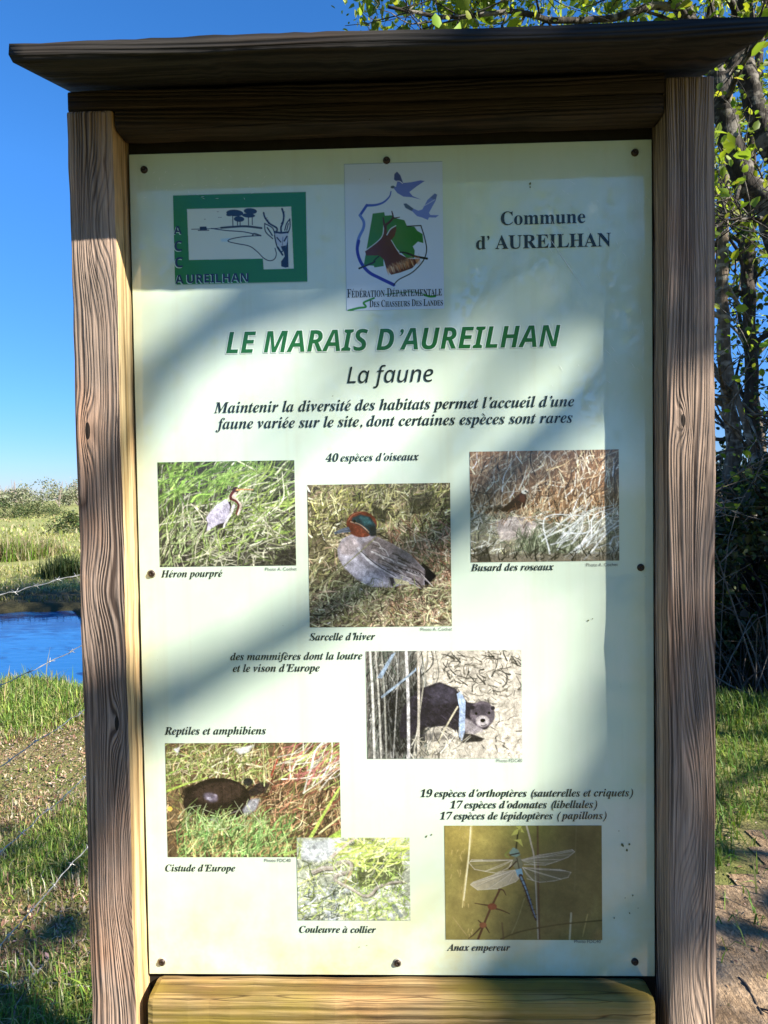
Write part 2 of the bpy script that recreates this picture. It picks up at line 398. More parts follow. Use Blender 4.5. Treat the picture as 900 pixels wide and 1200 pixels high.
# ================================================================== the information board
B0 = .84                                            # panel's bottom edge above the ground
D = .045                                            # how far the panel sits behind the posts' faces
ZU = B0+1.3606                                      # roof underside at the posts' faces
board = empty('information_board'); tag(board, 'weathered wooden information board with pale green wildlife panel under a small plank roof', 'information board')
W_L = wood('weathered post wood', (.095, .064, .050), (.37, .28, .225), (-.60, .05), .0046, (.024, .04), 1, zs=1.2, knots=((-.452, B0+.86, .010, .012, .04, .10), (-.420, B0+.42, -.013, .009, .030, .13), (-.405, B0+.20, .03, .03, .14, 0), (-.44, B0+.62, .012, .02, .06, 0), (-.43, B0+1.16, .02, .02, .08, 0)))
W_R = wood('knotty post wood', (.135, .090, .068), (.43, .315, .242), (.325, .03), .0036, (.030, .04), 4, zs=1.0, knots=((.442, B0+.30, -.020, .022, .16, 0), (.436, B0+.05, .016, .020, .12, 0), (.425, B0+.86, -.010, .009, .03, .10), (.455, B0+.60, .014, .020, .15, 0), (.450, B0+1.20, .010, .018, .12, .0)))
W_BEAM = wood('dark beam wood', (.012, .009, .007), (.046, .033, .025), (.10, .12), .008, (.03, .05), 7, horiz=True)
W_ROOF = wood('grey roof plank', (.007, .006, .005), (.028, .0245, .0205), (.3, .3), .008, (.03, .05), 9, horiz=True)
W_RAIL = wood('algae stained rail wood', (.17, .11, .045), (.46, .33, .165), (-.7, .1), .016, (.03, .05), 12, horiz=True, algae=.85, bump=.5)
W_FRESH = wood('sheltered pine cheek', (.44, .31, .14), (.62, .47, .26), (.1, .1), .012, (.02, .03), 3, bump=.3)
M_BLACK = plain('dark plywood', (.022, .018, .014), .9, .1)

def timber(name, x0, x1, y0, y1, z0, z1, mats, cheek=None, bev=.004, seed=0, segs=24, axis=2):
    """one sawn timber: bevelled, a little uneven along its length; cheek = sign of x of the face given material 1"""
    bm = bmesh.new(); bmesh.ops.create_cube(bm, size=1)
    for v in bm.verts: v.co = Vector(((x0, x1)[v.co.x > 0], (y0, y1)[v.co.y > 0], (z0, z1)[v.co.z > 0]))
    bmesh.ops.bevel(bm, geom=bm.edges[:], offset=bev, segments=2, profile=.6, affect='EDGES')
    lo, hi = ((x0, x1), (y0, y1), (z0, z1))[axis]; no = Vector((axis == 0, axis == 1, axis == 2))
    for k in range(1, segs):
        c = lo+(hi-lo)*k/segs
        bmesh.ops.bisect_plane(bm, geom=bm.verts[:]+bm.edges[:]+bm.faces[:], plane_co=no*c, plane_no=no)
    rg = random.Random(seed); ph = [rg.uniform(0, 6.28) for _ in range(8)]
    for v in bm.verts:
        a = v.co[axis]; q = [0, 0, 0]
        for j in range(3):
            if j != axis: q[j] = .0007*math.sin(a*17+ph[j]+v.co[(j+1) % 3]*9)+.0005*math.sin(a*53+ph[j+3]+v.co[(j+2) % 3]*30)
        v.co += Vector(q)
    bm.normal_update()
    if cheek:
        for f in bm.faces:
            if f.normal.x*cheek > .9: f.material_index = 1
    return from_bm(name, bm, mats, board)
timber('post', -.4709, -.4022, -D, .045, -.25, B0+1.329, [W_L, W_FRESH], 1, seed=1, segs=60)
timber('post', .4022, .4715, -D, .045, -.25, B0+1.352, [W_R, W_R], -1, seed=2, segs=60)
# top beam: a board across both posts and a thicker lower lip between them
bm = bmesh.new()
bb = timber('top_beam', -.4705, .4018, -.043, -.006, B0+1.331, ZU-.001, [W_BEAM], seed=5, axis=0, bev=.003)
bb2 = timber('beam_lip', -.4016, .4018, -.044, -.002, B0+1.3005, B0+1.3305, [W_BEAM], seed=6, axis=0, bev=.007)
timber('bottom_rail', -.3868, .3848, -.0445, .0068, B0-.135, B0-.0035, [W_RAIL], seed=8, axis=0, bev=.010)
timber('backing_board', -.4018, .4018, .0075, .024, B0-.13, B0+1.345, [M_BLACK], seed=9, bev=.001, segs=4)
# roof: two pitched planks, the near one's fascia and underside are what shows
def roof_slope(name, sgn, seed):
    yf, yr = -D-.128, .034
    zf, zr = B0+1.3155, B0+1.3155+(yr-yf)*.37
    th = .0235
    nx_ = 48; X = np.linspace(-.4765, .4745, nx_); r = np.random.RandomState(seed)
    j = r.normal(size=(nx_, 4))*.0006 + .0012*np.sin(X*11+seed)[:, None]
    prof = [(yf, zf+.0), (yf-.004, zf+th*.35), (yf-.002, zf+th), (yr, zr+th), (yr, zr)]
    V = []
    for i_, x in enumerate(X):
        e = .006*abs(i_-(nx_-1)/2) > .006*((nx_-1)/2-.5)
        for k, (y, z) in enumerate(prof):
            xx = x
            if k == 0 and i_ == nx_-1: xx -= .006
            if k == 0 and i_ == 0: xx += .003
            V.append((xx, y, z+(j[i_, k] if k < 3 else 0)))
    V = np.array(V); n = 5
    if sgn < 0: V[:, 1] = .068-V[:, 1]+.002
    Qs = [(i*n+k, i*n+(k+1) % n, (i+1)*n+(k+1) % n, (i+1)*n+k) for i in range(nx_-1) for k in range(n)]
    caps = np.array([[4, 3, 2, 1, 0], [(nx_-1)*n+k for k in range(n)]])
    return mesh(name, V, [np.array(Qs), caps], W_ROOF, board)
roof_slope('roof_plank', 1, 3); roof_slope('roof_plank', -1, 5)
timber('ridge_block', -.40, .40, .012, .056, B0+1.346, B0+1.388, [W_BEAM], seed=11, axis=0, bev=.002)

# ---- panel
t = NT('pale green laminated panel'); v = t.obj()
sp = t.n('SeparateXYZ'); t.link(v, sp.inputs[0])
c = t.mix(t.noise(v, 2.0, 2), (.535, .655, .52), (.59, .685, .575))
st = t.noise(v, 9, 5, .65)                                              # algae film, heavier near the lower edge and sides
low = t.ramp(t.math('SUBTRACT', sp.outputs[2], B0), [(0, 1.0), (.05, .75), (.16, .28), (.34, 0.0)])
edge = t.ramp(t.math('ABSOLUTE', sp.outputs[0]), [(.355, 0.0), (.40, .55)])
drip = t.ramp(t.noise(t.mapping(v, (38, 38, 1.1)), 1.0, 4, .6), [(.52, 0.0), (.72, .30)])      # dried run marks and dust
c = t.mix(drip, c, (.50, .53, .40))
dust = t.ramp(t.noise(t.mapping(v, (13, 13, 9), rot=(0, .6, 0)), 1.0, 6, .75), [(.5, 0.0), (.75, .35)])
c = t.mix(dust, c, (.70, .73, .68))
f = t.math('MULTIPLY', t.math('MAXIMUM', low, edge), t.ramp(st, [(.38, 0.0), (.66, 1.0)]))
c = t.mix(f, c, (.56, .53, .27))
spots = t.ramp(t.noise(v, 42, 3, .6), [(.715, 0.0), (.745, 1.0)])
zone = t.ramp(t.noise(v, 3.3, 2), [(.50, 0.0), (.60, .75)])
c = t.mix(t.math('MULTIPLY', spots, zone), c, (.13, .14, .06))
sm = t.noise(t.mapping(v, (14, 14, 5)), 1.0, 4, .6)
rough = t.ramp(sm, [(.35, .02), (.7, .11)])
t.bsdf(c, rough, t.bump(t.noise(v, 7, 2), .04, .004), 1.0); M_PANEL = t.m
M_EDGE = plain('clear panel edge', (.30, .42, .36), .2)
PW, PH = .3992, 1.2887
bm = bmesh.new(); bmesh.ops.create_cube(bm, size=1)
for v in bm.verts: v.co = Vector((v.co.x*2*PW, .0035+v.co.y*.006+.000, B0+PH/2+v.co.z*PH))
bmesh.ops.bevel(bm, geom=bm.edges[:], offset=.0012, segments=1, affect='EDGES'); bm.normal_update()
for f_ in bm.faces:
    if f_.normal.y > -.9: f_.material_index = 1
panel = from_bm('panel', bm, [M_PANEL, M_EDGE], board)
PY0 = .0005                                                            # panel's front face
# scratches and fly specks on the panel
def strip(V, Q, x0, z0, x1, z1, w_, y):
    d = np.array([x1-x0, z1-z0]); d /= np.linalg.norm(d); nn = np.array([-d[1], d[0]])*w_/2
    k = len(V); V += [(x0, y, z0), ((x0+x1)/2+nn[0], y, (z0+z1)/2+nn[1]), (x1, y, z1), ((x0+x1)/2-nn[0], y, (z0+z1)/2-nn[1])]; Q.append((k, k+3, k+2, k+1))
V, Q = [], []; rg = random.Random(4)
PX_ = lambda u, v: ((u-458.5)*1.319e-3, B0+(1143-v)*1.3205e-3)
x0, z0 = PX_(634, 262); x1, z1 = PX_(689, 345); strip(V, Q, x0, z0, x1, z1, .0011, PY0-.0009)
for k in range(46):
    cx, cz = PX_(rg.uniform(640, 755), rg.uniform(210, 470)); l = rg.uniform(.004, .016); a = rg.gauss(-1.1, .25)
    strip(V, Q, cx, cz, cx+l*math.cos(a), cz+l*math.sin(a), .00055, PY0-.0009)
for k in range(30):
    cx, cz = PX_(rg.uniform(170, 330), rg.uniform(185, 225)); l = rg.uniform(.003, .008); a = rg.uniform(0, 3.1)
    strip(V, Q, cx, cz, cx+l*math.cos(a), cz+l*math.sin(a), .0006, PY0-.0009)
scr = mesh('scratches', V, [np.array(Q)], plain('scratched plastic', (.75, .78, .76), .6), panel)
V, Tt = [], []
for (u, v_, r_) in [(622, 214, .0030), (622, 218, .002), (437, 204, .0012), (723, 985, .0045), (731, 984, .003), (728, 991, .003), (735, 1045, .0022), (731, 1066, .003), (713, 1072, .0018), (726, 1048, .0014), (741, 1060, .0015), (719, 968, .0015), (493, 974, .003), (499, 972, .002), (685, 719, .0022), (690, 717, .0016), (420, 1106, .0012), (411, 1108, .0012), (394, 1070, .001)]:
    cx, cz = PX_(u, v_); k = len(V); n_ = 7; V.append((cx, PY0-.0012, cz))
    for j in range(n_):
        q = .72*r_*rg.uniform(.5, 1.2); V.append((cx+q*.8*math.cos(j*2*math.pi/n_), PY0-.0009, cz+q*math.sin(j*2*math.pi/n_)))
    Tt += [(k, k+1+(j+1) % n_, k+1+j) for j in range(n_)]
spk = mesh('fly_specks', V, [np.array(Tt)], plain('dark speck', (.12, .14, .055), .8), panel); scr['kind'] = spk['kind'] = 'stuff'

# ---- screws
M_SCREW = plain('dark screw', (.045, .03, .022), .45, .5, Metallic=.5); M_RUST = plain('pale nylon washer', (.36, .33, .26), .7)
for i_, (x, z) in enumerate([(-.3752, 1.264), (-.0018, 1.2677), (.3731, 1.2686), (-.3786, .6406), (.3793, .6409), (-.3774, .021), (-.0028, .0212), (.3674, .0242)]):
    Vv, Qv, mi = [], [], []; n_ = 18
    prof = [(.0068, 0), (.0068, .0010), (.0052, .0012), (.0050, .0026), (.0040, .0038), (.0020, .0044), (.0016, .0034), (0.0003, .0034)]
    if i_ not in (3, 5, 6): prof[0] = (.0056, 0); prof[1] = (.0056, .0009)
    for r_, h in prof:
        for j in range(n_):
            a = j*2*math.pi/n_; Vv.append((x+r_*math.cos(a), PY0-h, B0+z+r_*math.sin(a)))
    for k in range(len(prof)-1):
        for j in range(n_):
            Qv.append((k*n_+j, k*n_+(j+1) % n_, (k+1)*n_+(j+1) % n_, (k+1)*n_+j)); mi.append(1 if k < 2 and i_ in (3, 5, 6) else 0)
    mesh('screw', Vv, [np.array(Qv)], [M_SCREW, M_RUST], panel, mi=[np.array(mi)], smooth=False)

# ---- printed pictures: painted stroke by stroke onto a fine grid of coloured points
class Cv:
    def __init__(s, w, h, col):
        s.w, s.h = w, h; s.a = np.empty((h, w, 3)); s.a[:] = lin(col)
    def box(s, x0, x1, y0, y1):
        return max(0, int(x0)), min(s.w, int(x1)+2), max(0, int(y0)), min(s.h, int(y1)+2)
    def put(s, b, cov, col):
        x0, x1, y0, y1 = b; s.a[y0:y1, x0:x1] += cov[..., None]*(col-s.a[y0:y1, x0:x1])
    def stroke(s, pts, w0, col, alpha=1., w1=None, raw=False):
        P = np.array(pts, float)*(s.w, s.h); w1 = w0 if w1 is None else w1
        if len(P) > 2: P = spline(np.c_[P, P[:, 0]*0], 5*len(P))[:, :2]
        m_ = max(w0, w1)/2+1.5; b = s.box(P[:, 0].min()-m_, P[:, 0].max()+m_, P[:, 1].min()-m_, P[:, 1].max()+m_)
        if b[0] >= b[1] or b[2] >= b[3]: return
        X, Y = np.meshgrid(np.arange(b[0], b[1])+.5, np.arange(b[2], b[3])+.5); cov = np.zeros_like(X); n = len(P)-1
        for i in range(n):
            d = P[i+1]-P[i]; L = d@d+1e-9
            tt = np.clip(((X-P[i, 0])*d[0]+(Y-P[i, 1])*d[1])/L, 0, 1)
            di = np.hypot(X-P[i, 0]-tt*d[0], Y-P[i, 1]-tt*d[1]); f = (i+tt)/n
            cov = np.maximum(cov, np.clip((w0+(w1-w0)*f)/2-di+.5, 0, 1))
        s.put(b, cov*alpha, col if raw else lin(col))
    def poly(s, pts, col, alpha=1., soft=0, raw=False):
        P = np.array(pts, float)*(s.w, s.h); b = s.box(P[:, 0].min()-1-soft, P[:, 0].max()+1+soft, P[:, 1].min()-1-soft, P[:, 1].max()+1+soft)
        if b[0] >= b[1] or b[2] >= b[3]: return
        X, Y = np.meshgrid(np.arange(b[0], b[1]), np.arange(b[2], b[3])); cov = np.zeros(X.shape)
        for ox in (.17, .5, .83):
            for oy in (.17, .5, .83):
                ins = np.zeros(X.shape, bool)
                for (xa, ya), (xb, yb) in zip(P, np.roll(P, -1, 0)):
                    if ya == yb: continue
                    c = ((ya > Y+oy) != (yb > Y+oy)) & (X+ox < (xb-xa)*(Y+oy-ya)/(yb-ya)+xa); ins ^= c
                cov += ins/9.
        for _ in range(int(soft)):
            cov = (cov+np.roll(cov, 1, 0)+np.roll(cov, -1, 0)+np.roll(cov, 1, 1)+np.roll(cov, -1, 1))/5
        s.put(b, cov*alpha, col if raw else lin(col))
    def ell(s, cx, cy, rx, ry, col, rot=0, alpha=1., soft=0):
        a = np.linspace(0, 2*math.pi, 25)[:-1]; x, y = rx*np.cos(a), ry*np.sin(a); k, q = math.cos(rot), math.sin(rot)
        s.poly(np.stack([cx+x*k-y*q, cy+(x*q+y*k)*s.w/s.h], 1), col, alpha, soft)
    def grass(s, n, reg, ang, sd, ln, wd, cols, seed, bend=.15, jit=.22, alpha=.95):
        r = np.random.RandomState(seed)
        for i in range(n):
            x, y = r.uniform(reg[0], reg[2]), r.uniform(reg[1], reg[3]); a = R(ang)+r.normal()*R(sd); l = ln*r.uniform(.5, 1.5)
            dx, dy = math.cos(a)*l, -math.sin(a)*l*s.w/s.h; k = r.normal()*bend*l
            c = lin(cols[r.randint(len(cols))])*math.exp(r.normal()*jit)
            s.stroke([(x-dx/2, y-dy/2), (x+k, y+k), (x+dx/2, y+dy/2)], wd*r.uniform(.6, 1.5), np.clip(c, 0, 1), alpha, wd*.4, raw=True)
    def mottle(s, seed, amt=.3, f=12):
        Y, X = np.mgrid[0:s.h, 0:s.w]; s.a *= np.exp(amt*sinnoise(X/s.w*f, Y/s.w*f, seed))[..., None]
def nrm(z, pts): return [((x-z[0])/(z[2]-z[0]), (y-z[1])/(z[3]-z[1])) for x, y in pts]
M_PRINT = {}
t = NT('laminated print'); a = t.n('VertexColor', layer_name='col').outputs[0]; t.bsdf(a, .09, None, .62); M_PR = t.m
def grain(cv, seed, fine=.16, mid=.16):
    r = np.random.RandomState(seed)
    for k, amt in ((1, fine), (3, mid), (7, mid*.7)):
        g = r.normal(size=(cv.h//k+2, cv.w//k+2)); g = np.kron(g, np.ones((k, k)))[:cv.h, :cv.w]
        if k > 1:
            for _ in range(k): g = (g+np.roll(g, 1, 0)+np.roll(g, -1, 0)+np.roll(g, 1, 1)+np.roll(g, -1, 1))/5
        cv.a *= np.exp(g*amt)[..., None]
def place(cv, rect, name, label=None, dy=.0004, gain=.86):
    if name == 'printed_photo': grain(cv, cv.w, *((.05, .06) if 'dragonfly' in label else (.16, .2)))
    if name == 'printed_photo':
        l_ = cv.a@np.array([.3, .6, .1]); cv.a = l_[..., None]+(cv.a-l_[..., None])*.80; cv.a = 1.04*np.clip(cv.a, 0, 1)**1.16
    x0, x1, z0, z1 = rect; w, h = cv.w, cv.h
    X, Z = np.meshgrid(np.linspace(x0, x1, w+1), np.linspace(z1, z0, h+1))
    V = np.stack([X.ravel(), np.full(X.size, PY0-dy), Z.ravel()+B0], 1)
    pad = np.pad(cv.a, ((0, 1), (0, 1), (0, 0)), mode='edge')
    i = (np.arange(h)[:, None]*(w+1)+np.arange(w)[None]).ravel(); Q = np.stack([i, i+w+1, i+w+2, i+1], 1)
    o = mesh(name, V, [Q], M_PR, panel, col=np.clip(pad.reshape(-1, 3), 0.004, 1)*gain)
    if label: o['label'] = label
    return o
RECT = {'heron': (-.3656, -.1515, .6505, .814), 'teal': (-.1321, .0889, .5532, .7753), 'harrier': (.1193, .3467, .6519, .8224),
 'otter': (-.0455, .1956, .3457, .515), 'turtle': (-.3643, -.0887, .1898, .372), 'snake': (-.1589, .0186, .0888, .221),
 'dragonfly': (.0733, .3173, .0582, .2397), 'acca': (-.3314, -.1262, 1.0863, 1.2242), 'fed': (-.0669, .0831, 1.0416, 1.2642)}
E = 1100                                                                # grid points per metre
def canvas(k, col, e=E): x0, x1, z0, z1 = RECT[k]; return Cv(int((x1-x0)*e), int((z1-z0)*e), col)

# heron standing in reeds
c = canvas('heron', (74, 74, 62)); c.mottle(1, .5)
c.grass(420, (0, 0, 1, 1), 55, 30, .16, 2.2, [(60, 66, 48), (96, 110, 62), (50, 48, 50), (120, 130, 84), (84, 74, 78)], 11)
c.grass(260, (0, 0, .75, .75), 50, 16, .26, 1.9, [(120, 150, 70), (160, 190, 80), (185, 190, 165), (92, 118, 52), (70, 62, 72)], 12)
c.grass(90, (0, 0, .7, .35), 30, 30, .25, 2.6, [(132, 176, 62), (156, 190, 92), (96, 130, 52)], 13)
c.grass(170, (.6, 0, 1, .7), 40, 22, .22, 2.2, [(165, 190, 80), (200, 205, 170), (130, 165, 60), (100, 110, 70)], 14)
c.grass(260, (.2, .45, 1, 1), 15, 45, .15, 1.8, [(180, 180, 156), (150, 155, 112), (110, 105, 90), (60, 56, 50), (190, 188, 165), (112, 128, 72)], 15)
c.grass(80, (0, .6, .4, 1), 70, 20, .2, 1.8, [(150, 170, 110), (190, 190, 160), (60, 60, 44)], 16)
c.poly([(.9, .86), (1, .84), (1, 1), (.82, 1)], (46, 42, 44), .8, 3)
hz = lambda p: [((225+x/11.25-186)/160., (560+y/11.25-541)/122.) for x, y in p]
c.poly(hz([(190, 690), (140, 720), (165, 700), (215, 560), (250, 590)]), (78, 62, 88), 1, 1)
c.poly(hz([(455, 285), (500, 335), (515, 400), (495, 490), (440, 590), (330, 622), (250, 665), (195, 700), (215, 600), (192, 525), (250, 445), (330, 360)]), (196, 190, 212), 1, 0)
c.poly(hz([(455, 285), (505, 340), (330, 400), (215, 500), (250, 445), (330, 360)]), (214, 212, 226), .8, 1)
c.poly(hz([(340, 610), (440, 585), (400, 660), (330, 660)]), (44, 36, 46), .9, 1)
for k in range(9): c.stroke(hz([(270+k*24, 560-k*22), (285+k*24, 610-k*24)]), 1, (150, 145, 175), .6)
c.stroke(hz([(560, 370), (520, 470), (440, 600), (420, 660)]), 5, (232, 226, 228), 1, 2)
c.stroke(hz([(505, 330), (520, 375), (505, 430)]), 4, (60, 40, 60), 1, 1)
c.stroke(hz([(600, 175), (555, 250), (600, 300), (652, 370), (610, 490)]), 4.5, (226, 206, 192), 1, 3)
c.stroke(hz([(595, 155), (535, 215), (520, 275), (590, 315), (622, 375), (590, 480)]), 5.5, (104, 42, 50), 1, 3)
c.ell(*hz([(588, 160)])[0], .026, .02, (84, 52, 60)); c.stroke(hz([(600, 168), (700, 160), (815, 166)]), 2.6, (222, 150, 92), 1, 1.2)
c.stroke(hz([(555, 150), (620, 148)]), 1.4, (60, 50, 70)); c.ell(*hz([(612, 158)])[0], .005, .005, (240, 220, 120))
c.grass(26, (.3, .72, .62, .86), 45, 30, .14, 1.6, [(170, 200, 80), (210, 210, 170), (140, 170, 60)], 17)
place(c, RECT['heron'], 'printed_photo', 'printed photo of a grey heron with a rusty neck among reeds')
# duck
c = canvas('teal', (120, 112, 84)); c.mottle(2, .45, 9)
c.grass(1900, (0, 0, 1, 1), 35, 50, .08, 2.0, [(140, 132, 84), (104, 98, 62), (168, 160, 120), (84, 72, 58), (150, 128, 104), (120, 124, 70), (206, 198, 166), (52, 46, 36)], 21, jit=.4)
c.grass(460, (.0, .0, 1, .33), 60, 35, .08, 1.8, [(150, 150, 70), (110, 118, 58), (180, 176, 110), (60, 56, 40), (206, 204, 150)], 22, jit=.35)
c.grass(330, (.55, .25, 1, .95), 120, 35, .09, 1.9, [(190, 150, 120), (150, 104, 78), (206, 180, 150), (96, 64, 52)], 23)
c.poly([(.7, .1), (.9, .05), (.86, .2), (.72, .22)], (48, 46, 34), .75, 4); c.poly([(.45, .14), (.56, .2), (.55, .28), (.46, .25)], (40, 40, 32), .8, 4)
c.grass(120, (.0, .55, 1, .8), 40, 30, .1, 1.6, [(150, 158, 110), (110, 112, 74), (70, 60, 50)], 24, jit=.35)
c.grass(500, (0, .7, 1, 1), 30, 45, .08, 1.8, [(180, 180, 140), (120, 120, 76), (70, 62, 48), (150, 130, 110)], 26, jit=.35)
Z = (48, 80, 848, 878); T = lambda p: nrm(Z, p)
c.poly(T([(620, 640), (760, 590), (600, 500), (560, 560)]), (40, 34, 32), .85, 3)
c.poly(T([(690, 520), (770, 598), (720, 650), (640, 640)]), (34, 30, 32), 1, 1)
c.poly(T([(213, 440), (240, 385), (300, 358), (360, 355), (430, 372), (520, 415), (620, 475), (700, 560), (700, 650), (600, 640), (520, 660), (400, 655), (320, 612), (245, 540), (216, 485)]), (168, 160, 170), 1, 0)
c.poly(T([(230, 470), (300, 480), (420, 580), (510, 650), (400, 652), (320, 608), (248, 540)]), (204, 198, 210), .85, 6)
c.poly(T([(225, 420), (300, 370), (340, 420), (300, 480), (235, 470)]), (186, 170, 168), .6, 5)
c.poly(T([(345, 420), (430, 374), (520, 415), (625, 480), (705, 570), (690, 650), (600, 600), (480, 545), (385, 490)]), (140, 126, 126), .9, 2)
r = np.random.RandomState(3)
for k in range(46):
    x, y = r.uniform(400, 640), 0; y = 400+(x-400)*.6+r.uniform(-15, 110); cc = [(214, 206, 204), (66, 54, 54), (176, 162, 160), (92, 78, 76)][k % 4]
    c.stroke(T([(x, y), (x+30, y+12), (x+r.uniform(50, 95), y+r.uniform(25, 60))]), 2.6, cc, .85, .8)
c.stroke(T([(330, 440), (400, 520), (520, 590), (610, 640)]), 4.5, (216, 210, 216), .9, 2); c.stroke(T([(345, 455), (430, 530), (540, 600)]), 1.6, (50, 44, 50), .9)
for k in range(10): c.stroke(T([(600+k*9, 560+k*3), (690+k*6, 600+k*6)]), 1.8, [(40, 34, 34), (200, 190, 190)][k % 2], .9, .8)
c.poly(T([(525, 606), (612, 630), (615, 646), (540, 640)]), (214, 204, 160), 1, 0); c.poly(T([(500, 600), (528, 604), (535, 655), (515, 655)]), (40, 34, 36), .9, 1)
c.ell(*T([(352, 305)])[0], .108, .092, (112, 50, 28), 0.15); c.ell(*T([(330, 335)])[0], .07, .05, (120, 56, 34), .3, .8, 2)
c.poly(T([(300, 268), (345, 250), (400, 265), (432, 310), (434, 365), (405, 372), (380, 345), (340, 310), (295, 295)]), (30, 62, 72), 1, 1)
c.poly(T([(395, 330), (430, 310), (436, 372), (400, 375)]), (24, 26, 36), .8, 2)
c.poly(T([(340, 262), (390, 268), (410, 300), (370, 310)]), (48, 104, 112), .7, 3)
c.stroke(T([(290, 290), (340, 305), (378, 335), (392, 350)]), 1.3, (196, 160, 130), .9); c.stroke(T([(275, 285), (305, 250), (350, 236)]), 1.2, (170, 110, 80), .8)
c.ell(*T([(312, 288)])[0], .011, .011, (12, 10, 10))
c.poly(T([(278, 318), (240, 328), (194, 348), (200, 358), (250, 350), (292, 348)]), (100, 112, 132), 1, 0); c.stroke(T([(200, 352), (285, 336)]), 1, (40, 46, 60), .8)
c.stroke(T([(55, 690), (240, 545), (440, 372)]), 2.6, (150, 148, 104), 1, 1.4); c.stroke(T([(50, 600), (130, 500), (212, 400)]), 2.2, (166, 160, 110), 1, 1.2)
c.grass(60, (.2, .68, .75, .8), 75, 30, .07, 1.5, [(150, 158, 100), (112, 116, 70), (180, 170, 130)], 25)
place(c, RECT['teal'], 'printed_photo', 'printed photo of a duck with a chestnut and green head on dry grass')
# bird of prey in dry reeds
c = canvas('harrier', (150, 112, 74)); c.mottle(3, .35)
c.grass(750, (0, 0, 1, .66), 72, 28, .13, 1.8, [(206, 178, 136), (160, 124, 86), (226, 206, 172), (100, 76, 54), (180, 148, 106), (70, 52, 40), (240, 226, 200)], 31, jit=.35)
c.poly([(0, .56), (.3, .58), (.55, .66), (1, .60), (1, 1), (0, 1)], (150, 152, 134), .75, 5)
c.grass(420, (0, .55, 1, .95), 40, 40, .09, 1.7, [(206, 208, 192), (150, 156, 126), (104, 114, 92), (226, 226, 214), (80, 84, 66), (176, 172, 130)], 32)
c.poly([(.17, .63), (.32, .58), (.46, .66), (.40, .80), (.20, .80)], (206, 190, 188), .7, 5)
c.poly([(.36, .92), (.42, .76), (.60, .74), (.70, .86), (.68, .94)], (84, 96, 72), .8, 6)
c.grass(150, (.3, .72, .75, .9), 80, 22, .09, 1.6, [(110, 122, 92), (70, 80, 58), (150, 158, 130)], 33)
c.grass(40, (.62, .62, 1, .9), 42, 10, .26, 2.2, [(214, 220, 222), (190, 196, 190)], 34)
c.poly([(0, .93), (1, .93), (1, 1), (0, 1)], (120, 112, 96), .75, 2); c.grass(60, (0, .88, 1, .96), 80, 30, .06, 2, [(40, 40, 32), (60, 58, 44)], 35)
c.poly([(.04, .88), (.12, .86), (.14, 1), (.05, 1)], (44, 42, 34), .8, 2)
Z = (40, 70, 728, 585); T = lambda p: nrm(Z, p)
T0 = T; T = lambda p: T0([(250+(x-235)*.80, 318+(y-318)*.82) for x, y in p])
c.poly(T([(70, 345), (150, 315), (180, 345), (120, 362)]), (46, 36, 30), .85, 2)
c.poly(T([(270, 250), (296, 250), (302, 290), (292, 330), (262, 345), (225, 352), (192, 372), (140, 356), (200, 308), (242, 275)]), (74, 40, 28), 1, 0)
c.poly(T([(150, 352), (215, 305), (262, 300), (215, 345), (190, 370)]), (56, 30, 22), .85, 2)
c.poly(T([(262, 270), (290, 262), (296, 300), (272, 318)]), (112, 62, 40), .7, 2)
c.ell(*T([(291, 246)])[0], .022, .018, (226, 222, 206)); c.stroke(T([(272, 240), (292, 232), (310, 242)]), 2, (214, 190, 168)); c.ell(*T([(296, 246)])[0], .006, .006, (40, 26, 20)); c.stroke(T([(302, 250), (312, 256)]), 1.8, (60, 50, 40))
c.stroke(T([(265, 345), (262, 372)]), 2, (190, 150, 110))
c.grass(45, (.12, .5, .42, .64), 60, 40, .08, 1.3, [(220, 200, 160), (160, 120, 80), (110, 80, 56)], 36)
place(c, RECT['harrier'], 'printed_photo', 'printed photo of a brown bird of prey in dry reeds')
# otter
c = canvas('otter', (206, 198, 182)); c.mottle(4, .12)
c.grass(240, (.42, 0, 1, 1), 20, 60, .04, 2.0, [(96, 92, 84), (150, 144, 130), (54, 52, 50), (190, 184, 166)], 41, alpha=.75)
c.grass(90, (.5, 0, 1, .42), 150, 40, .06, 2.4, [(50, 50, 48), (84, 80, 72), (120, 114, 100)], 42)
c.poly([(0, 0), (.32, 0), (.40, .3), (.36, 1), (0, 1)], (56, 58, 58), .8, 8)
c.grass(170, (0, 0, .38, 1), 82, 14, .3, 2.2, [(60, 62, 60), (120, 122, 116), (170, 170, 164), (34, 34, 40), (96, 108, 96)], 43)
Z = (422, 30, 880, 347); T = lambda p: nrm(Z, p)
c.poly(T([(470, 150), (580, 135), (600, 300), (560, 335), (470, 325), (455, 220)]), (30, 28, 34), .8, 7)
c.grass(60, (.05, .3, .36, 1), 80, 14, .22, 1.6, [(60, 62, 60), (104, 106, 100), (36, 36, 40)], 45)
c.poly(T([(520, 250), (530, 196), (580, 142), (640, 122), (685, 140), (722, 182), (775, 190), (798, 205), (800, 232), (778, 262), (735, 270), (700, 276), (660, 252), (600, 256), (560, 280), (520, 290)]), (50, 44, 56), 1, 1)
c.poly(T([(600, 150), (640, 126), (685, 146), (690, 180), (620, 190)]), (84, 78, 96), .55, 6)
r = np.random.RandomState(5)
for k in range(70):
    x, y = r.uniform(560, 720), r.uniform(140, 262); c.stroke(T([(x, y), (x+12, y+9)]), 1.1, [(92, 84, 100), (24, 20, 30), (70, 62, 76)][k % 3], .6)
c.poly(T([(700, 225), (745, 240), (770, 268), (735, 278), (700, 262)]), (168, 160, 164), .85, 3)
